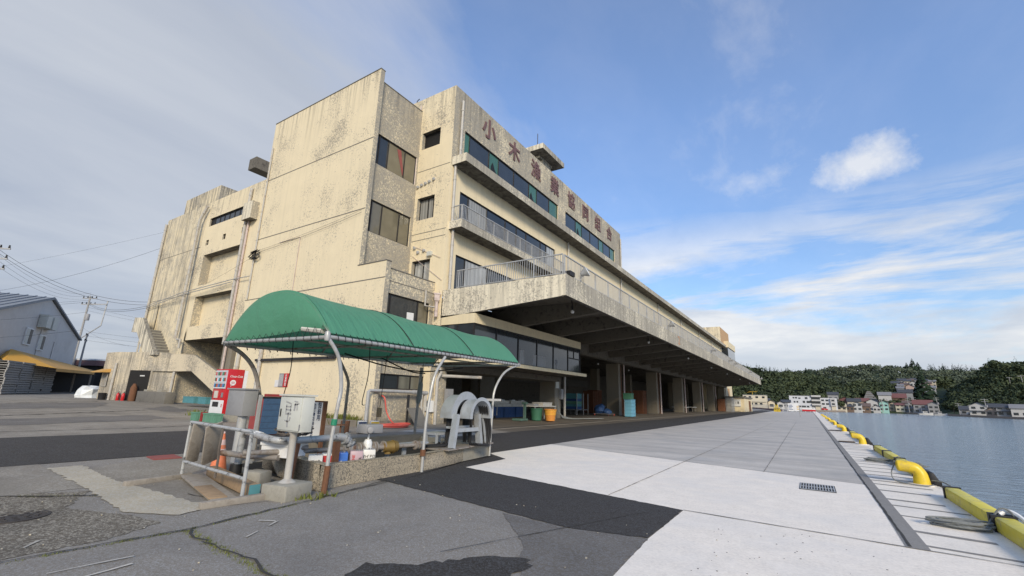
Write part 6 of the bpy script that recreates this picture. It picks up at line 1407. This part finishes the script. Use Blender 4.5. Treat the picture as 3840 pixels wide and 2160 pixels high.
T_ = [ # label, az, d, width, height, roof, wall, ridge
 ('cream gabled house with a dark bargeboard right of the apartment blocks',2.78,408,6.0,5.2,'r_dark','w_cream','y'),
 ('maroon walled house behind the cream gabled one',3.15,436,7,7.6,'r_brown','r_maroon','y'),
 ('long grey roofed house left of the concrete slope',3.85,432,8,6.4,'r_dark','w_cream','x'),
 ('small brown house on the shore left of the grey hip roofed one',3.45,410,4.5,3.0,'r_dark','w_brown','x'),
 ('white walled house with a low grey roof on the shore',4.05,412,5.5,4.6,'r_grey','w_white','y'),
 ('brown shore house with wide dark roof',4.6,420,7,3.6,'r_brown','w_brown','x'),
 ('house with maroon roof under the concrete slope',4.55,446,8,6.8,'r_maroon','w_tan','x'),
 ('white house with a dark gable below the concrete slope',5.25,440,6.5,6.8,'r_dark','w_white','y'),
 ('small white boathouse left of the mint green house',5.55,430,4.2,3.4,'r_dark','w_white','y'),
 ('mint green gabled house on the shore with a blue tarp patch',6.12,445,5.4,6.0,'r_grey','w_mint','y'),
 ('white flat roofed building behind the mint green house',6.3,470,8,9.6,'r_grey','w_white','x'),
 ('tan house right of the mint green one',6.85,455,5.5,4.8,'r_brown','w_tan','y'),
 ('cream shore house right of the tan one',7.3,452,5.0,4.6,'r_maroon','w_cream','x'),
 ('long maroon roofed house behind the cream shore house',7.2,475,11,8.2,'r_maroon','w_brown','x'),
 ('grey two storey house between two utility poles',7.85,455,5,6.4,'r_brown','w_grey','x'),
 ('white fronted shed by the second shore pole',8.45,448,4,3.2,'r_grey','w_white','x'),
 ('wide maroon roofed house with grey walls near the boats',8.95,446,10.5,6.2,'r_maroon','w_grey','x'),
 ('grey gabled house at the right end of the shore row',9.65,436,5.5,6.2,'r_grey','w_grey','y'),
 ('low dark shed on the right shore',11.85,392,7.0,3.1,'r_dark','w_grey','x'),
 ('white two storey house with a shallow gable on the right shore',12.5,378,7.2,5.2,'r_grey','w_white','y'),
 ('tan shed right of the white two storey house',13.35,364,5.2,3.0,'r_dark','w_tan','y'),
 ('brown two storey house with grey porch on the right shore',14.05,355,5.8,4.6,'r_dark','w_grey','x'),
 ('pale house at the right edge of the photo',14.95,352,6.4,4.4,'r_grey','w_white','x'),
 ('dark roofed house above the right shore road',13.6,386,7.0,4.8,'r_dark','w_brown','x')]
for l, az, d, w2, h, rf, wl, rd in T_: house(l, az, d, w2, h, rf, wl, ridge=rd, z=max(-.35, hill(az, d)), wins=2 if w2 < 8 else 3, porch=rf if l.startswith(('white two','brown two','cream gabled')) else None)
bt = MB(); bt.box(-1.4,.6,-3.9,-3.6,4.6,5.9); bx = None
H_L = [('white house with striped roof at the left end of the hillside cluster',7.25,540,8,4.4,'r_dark','w_white','x',21.5),
 ('grey roofed low house left in the hillside cluster',7.6,532,6,3.6,'r_grey','w_cream','x',19.5),
 ('pink two storey house in the middle of the hillside cluster',8.25,530,8,6.2,'r_dark','w_pink','y',17.0),
 ('cream house behind the pink one on the hillside',8.35,556,7,4.6,'r_brown','w_cream','x',24.5),
 ('small white gabled house below the pink one on the hillside',8.78,520,5.4,4.0,'r_dark','w_white','y',14.6),
 ('grey house with white gable right of the pink one',9.1,540,7,5.0,'r_dark','w_white','y',19.0),
 ('wide dark roofed house at the top of the hillside cluster',8.75,570,9,4.8,'r_dark','w_grey','x',25.5),
 ('pale house behind at the top right of the hillside cluster',9.35,572,8,4.4,'r_dark','w_grey','x',25.0),
 ('cream tall house at the right end of the hillside cluster',9.9,556,6.5,7.0,'r_grey','w_cream','x',21.8),
 ('grey house among the trees right below the hillside cluster',9.6,520,7,4.0,'r_grey','w_grey','x',13.5),
 ('pale blue grey two storey house alone above the shore',7.85,490,9,8.6,'r_dark','w_grey','x',6.5),
 ('dark barn left of the pale grey two storey house',7.35,496,8,5.4,'r_dark','w_brown','x',7.5),
 ('small temple like house with hipped roof under the left hill',2.2,452,7,4.2,'r_dark','w_grey','x',7.5)]
H_L = [(l, az, d, w2*(.68 if z > 10 else 1), h*(.72 if z > 10 else 1), rf, wl, rd, z) for l, az, d, w2, h, rf, wl, rd, z in H_L]
H_L += [('tiny white roofed house at the lower left of the hillside cluster',7.55,520,5,3,'r_grey','w_white','x',16.5),('small brown house between the grey low house and the pink one',7.9,536,5,3,'r_brown','w_tan','x',20.2),
 ('small dark roofed house just above the pink one',8.15,548,5,3.2,'r_dark','w_cream','x',23.5),('cream house with dark roof right of the small white gabled one',9.2,524,5,3,'r_dark','w_cream','x',15.4),
 ('grey roofed house at the far right foot of the hillside cluster',9.75,532,5.5,3,'r_grey','w_white','x',17.5),('low dark roofed house in the upper middle of the cluster',8.55,546,5,3,'r_dark','w_white','y',22.2),
 ('tan house with a brown roof at the upper right of the cluster',9.55,548,5,3.4,'r_brown','w_pink','x',21.4),('dark roofed house at the upper left of the cluster',7.75,556,6,3.2,'r_dark','w_grey','x',24.6),('small shed below the cluster beside the tall conifer',8.98,512,4,2.4,'r_dark','w_grey','x',12.2)]
for l, az, d, w2, h, rf, wl, rd, z in H_L: house(l, az, d, w2, h, rf, wl, ridge=rd, z=z, wins=2, grp='houses on the hillside')
m = MB(); c0, c1, c2 = at_az(4.35,462,4.0), at_az(6.05,462,4.0), at_az(5.25,500,16.2); c3 = at_az(5.0,500,16.2); m.add([c0,c1,c2,c3,at_az(4.3,475,-1),at_az(6.1,475,-1)], [(0,1,2,3),(0,4,5,1),(1,5,2),(0,3,4)])
SLp = m.build('concrete_slope', 'slope_concrete', loc=at_az(5.2,470,4)); tag(SLp, 'grey triangular concrete retaining slope above the shore houses', 'retaining wall'); m = MB()
for k in range(6):
    t = (k+.5)/6; m.tube([tuple(V(c0).lerp(V(c3),t)+V((0,-.2,.2))), tuple(V(c1).lerp(V(c2),t)+V((0,-.2,.2)))], .3, 5)
m.build('ribs', 'slope_concrete', SLp)
m = MB(); q = at_az(6.8,470,.5); q2 = at_az(7.0,500,9); q3 = at_az(7.4,478,2); m.prism([at_az(6.75,472,-.3),at_az(7.55,472,-.3),at_az(7.0,505,13)], (0,4,0)); tag(m.build('cliff_face', 'slope_concrete', loc=q), 'bare grey cliff face beside the dark barn', 'cliff')
for az, d, h, l in ((7.93,440,10.2,'utility pole on the far shore left of the maroon roofed house'),(8.35,446,11.2,'second utility pole on the far shore, right of the first'),(10.02,425,10.8,'leaning utility pole on the far shore by the boats'),(13.0,366,9.2,'utility pole by the white two storey house on the right shore'),(6.0,440,9.0,'slim utility pole left of the mint green house'),(11.3,400,7,'slim pole between the shrubs and the grey shed')):
    x, y = pol(az, d); util_pole(l, x, y, -.35, h, R(-4) if 'leaning' in l else 0, 2, -R(az), h > 8.5, 'utility poles across the harbour', 1.3)
x, y = pol(15.5, 470); util_pole('tall pale pole on top of the right hill', x, y, hill(15.5,470)-1, 10, R(-3), 1, 0, False, 'utility poles across the harbour', 1.6)
x, y = pol(14.75, 470); util_pole('lower pole among the trees of the right hill', x, y, hill(14.75,470)-1, 9, 0, 1, 0, False, 'utility poles across the harbour', 1.2)
def boat(lab, az, d, L, yaw):
    x, y = pol(az, d); t = thing('fishing_boat', lab, 'boat', (0,0,0), 'boats at the far shore'); m = MB(); n = 8; ring = []
    for i in range(n+1):
        u = i/n; b = L*.16*math.sin(math.pi*min(1, (u*.55+.45)))**.7 if u < 1 else .05; zz = .9+.55*u*u; ring.append((-L/2+L*u, b, zz))
    vs = []; 
    for (px, b, zz) in ring: vs += [(px,-b,zz),(px,b,zz),(px,b*.7,-.2),(px,-b*.7,-.2)]
    m.add(vs, [(4*i+j, 4*i+(j+1)%4, 4*i+4+(j+1)%4, 4*i+4+j) for i in range(n) for j in range(4)]+[(0,3,2,1),(4*n,4*n+1,4*n+2,4*n+3)]); m.build('hull', 'w_white', t)
    m = MB(); m.box(-L*.2,L*.1,-L*.1,L*.1,1.0,2.3); m.build('cabin', 'w_white', t); m = MB(); m.box(-L*.15,L*.102,-L*.102,L*.102,1.6,2.0); m.build('window', 'glass_dark', t); m = MB(); m.tube([(-L*.25,0,1),(-L*.25,0,4)], .06, 5); m.build('mast', 'galv', t)
    place(t, (x,y,-1.3), yaw)
boat('white fishing boat moored at the far seawall, left of the other boat', 9.05, 402, 7.5, R(10)); boat('white and dark fishing boat right of the other boat at the far seawall', 10.05, 395, 6, R(-12))
for i, (az, d, l) in enumerate(((5.0,418,'white car parked in front of the brown shore house'),(4.35,412,'light car parked on the shore left of the white house'),(11.98,384,'white car by the low dark shed on the right shore'),(1.35,385,'red car parked before the apartment blocks'))):
    x, y = pol(az, d); t = thing('parked_car', l, 'car', (0,0,0), 'cars across the harbour'); m = MB(); m.prism([(-1.8,-.8,.25),(1.8,-.8,.25),(1.8,-.8,.8),(1.1,-.8,.9),(.7,-.8,1.45),(-1.2,-.8,1.5),(-1.8,-.8,.95)], (0,1.6,0)); m.build('body', 'red_paint' if 'red' in l else 'w_white', t, bevel=.06); m = MB(); m.prism([(-1.3,-.82,.95),(.95,-.82,.95),(.65,-.82,1.38),(-1.15,-.82,1.42)], (0,1.64,0)); m.build('window', 'glass_dark', t); m = MB()
    for px in (-1.1,1.1):
        for py in (-.8,.66): m.lathe((px,py,.3), [(.3,0),(.3,.14)], 12, 'Y')
    each(m, 'wheel', 'black_rubber', t); place(t, (x,y,-.34), R(i*7))

# ================================================================== SKY, SUN, CAMERA
sc = bpy.context.scene; wd = bpy.data.worlds.new('World'); sc.world = wd; wd.use_nodes = True
SEL, SAZ = R(27), R(137)          # sun elevation; compass bearing measured from +Y clockwise
sdir = V((math.sin(SAZ)*math.cos(SEL), math.cos(SAZ)*math.cos(SEL), math.sin(SEL)))
g = NB('', wd); nt = wd.node_tree; nt.nodes.clear()
out = g.n('OutputWorld'); tc = g.n('TexCoord').outputs['Generated']; sp_ = g.n('SeparateXYZ', Vector=tc)
sky = g.n('TexSky', {'sky_type':'NISHITA','sun_disc':False,'sun_elevation':SEL,'sun_rotation':SAZ,'air_density':1.0,'dust_density':.6,'ozone_density':2.2})
zz = g.math('ADD', g.math('MAXIMUM', sp_.outputs[2], 0.), .13)
px, py = g.math('DIVIDE', sp_.outputs[0], zz), g.math('DIVIDE', sp_.outputs[1], zz)
pv = g.n('CombineXYZ', X=px, Y=py).outputs[0]
rot = g.n('Mapping', Vector=pv, Rotation=(0,0,R(25)), Scale=(1.,.55,1.), Location=(.4,.9,0)).outputs[0]
n1 = g.noise(rot, 1.0, 7, .58, .35); n2 = g.noise(rot, 4.2, 7, .62, .3); n3 = g.noise(rot, .42, 3, .5)
left = g.mapr(g.math('ADD', sp_.outputs[0], g.math('MULTIPLY', g.math('SUBTRACT', n1, .5), -.9)), -.36, -.72)   # thicker cloud sheet over the land side
veil = g.math('MULTIPLY', g.ramp(g.math('ADD', g.math('MULTIPLY', n1, .6), g.math('MULTIPLY', n2, .4)), .46, .78), .55)
bandv = g.n('VectorMath', {'operation':'MULTIPLY'}, i0=tc, i1=(1.5,1.5,8.)).outputs[0]
nb2 = g.noise(bandv, 1.1, 8, .62, .4)
low = g.math('MULTIPLY', g.mapr(sp_.outputs[2], .40, .26), g.ramp(nb2, .42, .56)); bank = g.math('MULTIPLY', g.ramp(g.math('SUBTRACT', g.mapr(sp_.outputs[2], .22, .04), g.math('MULTIPLY', g.math('SUBTRACT', g.noise(bandv, .8, 4, .5), .5), 1.6)), .35, .55), .95)
low = g.math('MAXIMUM', g.math('MULTIPLY', low, .92), bank)
# one bright cumulus puff with a smaller one beside it
def puff_at(d, size, sd):
    d = V(d).normalized(); st_ = (1,1,1.9)
    q = g.n('VectorMath', {'operation':'DISTANCE'}, i0=g.n('VectorMath', {'operation':'MULTIPLY'}, i0=tc, i1=st_).outputs[0], i1=(d.x,d.y,d.z*1.9)).outputs['Value']
    nn = g.noise(tc, sd, 8, .62)
    return g.ramp(g.math('SUBTRACT', g.math('ADD', g.mapr(q, size, 0.), g.math('MULTIPLY', g.math('SUBTRACT', nn, .5), 1.5)), 0.), .42, .95)
PUFF1, PUFF2 = (.115,.90,.405), (-.05,.90,.415)
puff = g.math('MAXIMUM', puff_at(PUFF1, .165, 9.), g.math('MULTIPLY', puff_at(PUFF2, .14, 10.), .45))
shade = g.mix(g.ramp(n2, .36, .66), (.72,.75,.80,1), (.98,.96,.93,1)); shade = g.mix(g.math('MULTIPLY', low, .8), shade, g.mix(g.ramp(g.noise(bandv, 2.3, 6, .6), .38, .62), (.56,.62,.72,1), (.92,.91,.90,1)))
shade = g.mix(g.math('MULTIPLY', bank, .85), shade, g.mix(g.ramp(g.noise(bandv, 1.7, 5, .55), .38, .62), (.53,.59,.69,1), (.70,.73,.78,1)))
shade = g.mix(left, shade, g.mix(g.ramp(n1, .3, .7), (.40,.45,.55,1), (.62,.65,.70,1)))
shade = g.mix(puff, shade, g.mix(g.ramp(g.noise(tc, 14, 5, .6), .4, .6), (.76,.80,.88,1), (1.,1.,1.,1)))
f_all = g.math('MAXIMUM', g.math('MAXIMUM', veil, g.math('MULTIPLY', left, .93)), g.math('MAXIMUM', low, puff))
f_all = g.math('MAXIMUM', f_all, .13)
f_all = g.math('MULTIPLY', f_all, g.mapr(sp_.outputs[2], -.02, .02))
tint = g.n('Mix', {'data_type':'RGBA','blend_type':'MULTIPLY'}); tint.inputs[0].default_value = 1.; nt.links.new(sky.outputs[0], tint.inputs[6]); nt.links.new(g.mix(g.mapr(sp_.outputs[2], .05, .55), (.80,.92,1.05,1), (1.0,1.30,1.62,1)), tint.inputs[7])
bg1 = g.n('Background', Color=tint.outputs[2], Strength=.15); bg2 = g.n('Background', Color=shade, Strength=1.0)
ms = g.n('MixShader', Fac=f_all, i1=bg1.outputs[0], i2=bg2.outputs[0]); nt.links.new(ms.outputs[0], out.inputs[0])
sl = bpy.data.lights.new('Sun', 'SUN'); sl.energy = 3.2; sl.angle = R(14); sl.color = (1.,.86,.64); so = bpy.data.objects.new('Sun', sl); C.objects.link(so); so.rotation_euler = sdir.to_track_quat('Z','Y').to_euler()
yaw, pitch, roll = .577842682, .240793944, .0303079236
cy, sy, cp, sp2, cr, sr = math.cos(yaw), math.sin(yaw), math.cos(pitch), math.sin(pitch), math.cos(roll), math.sin(roll)
fw = V((-sy*cp,cy*cp,sp2)); r0 = V((cy,sy,0)); u0 = r0.cross(fw); rt = r0*cr+u0*sr; up = u0*cr-r0*sr
cam = bpy.data.cameras.new('Camera'); co = bpy.data.objects.new('Camera', cam); C.objects.link(co)
co.matrix_world = Matrix(((rt.x,up.x,-fw.x,0),(rt.y,up.y,-fw.y,0),(rt.z,up.z,-fw.z,1.6),(0,0,0,1)))
cam.sensor_width = 36; cam.lens = 36*1676.63/3840; cam.clip_start = .05; cam.clip_end = 9000; sc.camera = co
sc.view_settings.view_transform = 'Standard'; sc.view_settings.look = 'None'; sc.view_settings.exposure = 0; sc.view_settings.gamma = 1
sc.render.engine = 'CYCLES'; sc.cycles.max_bounces = 6; sc.cycles.use_denoising = True
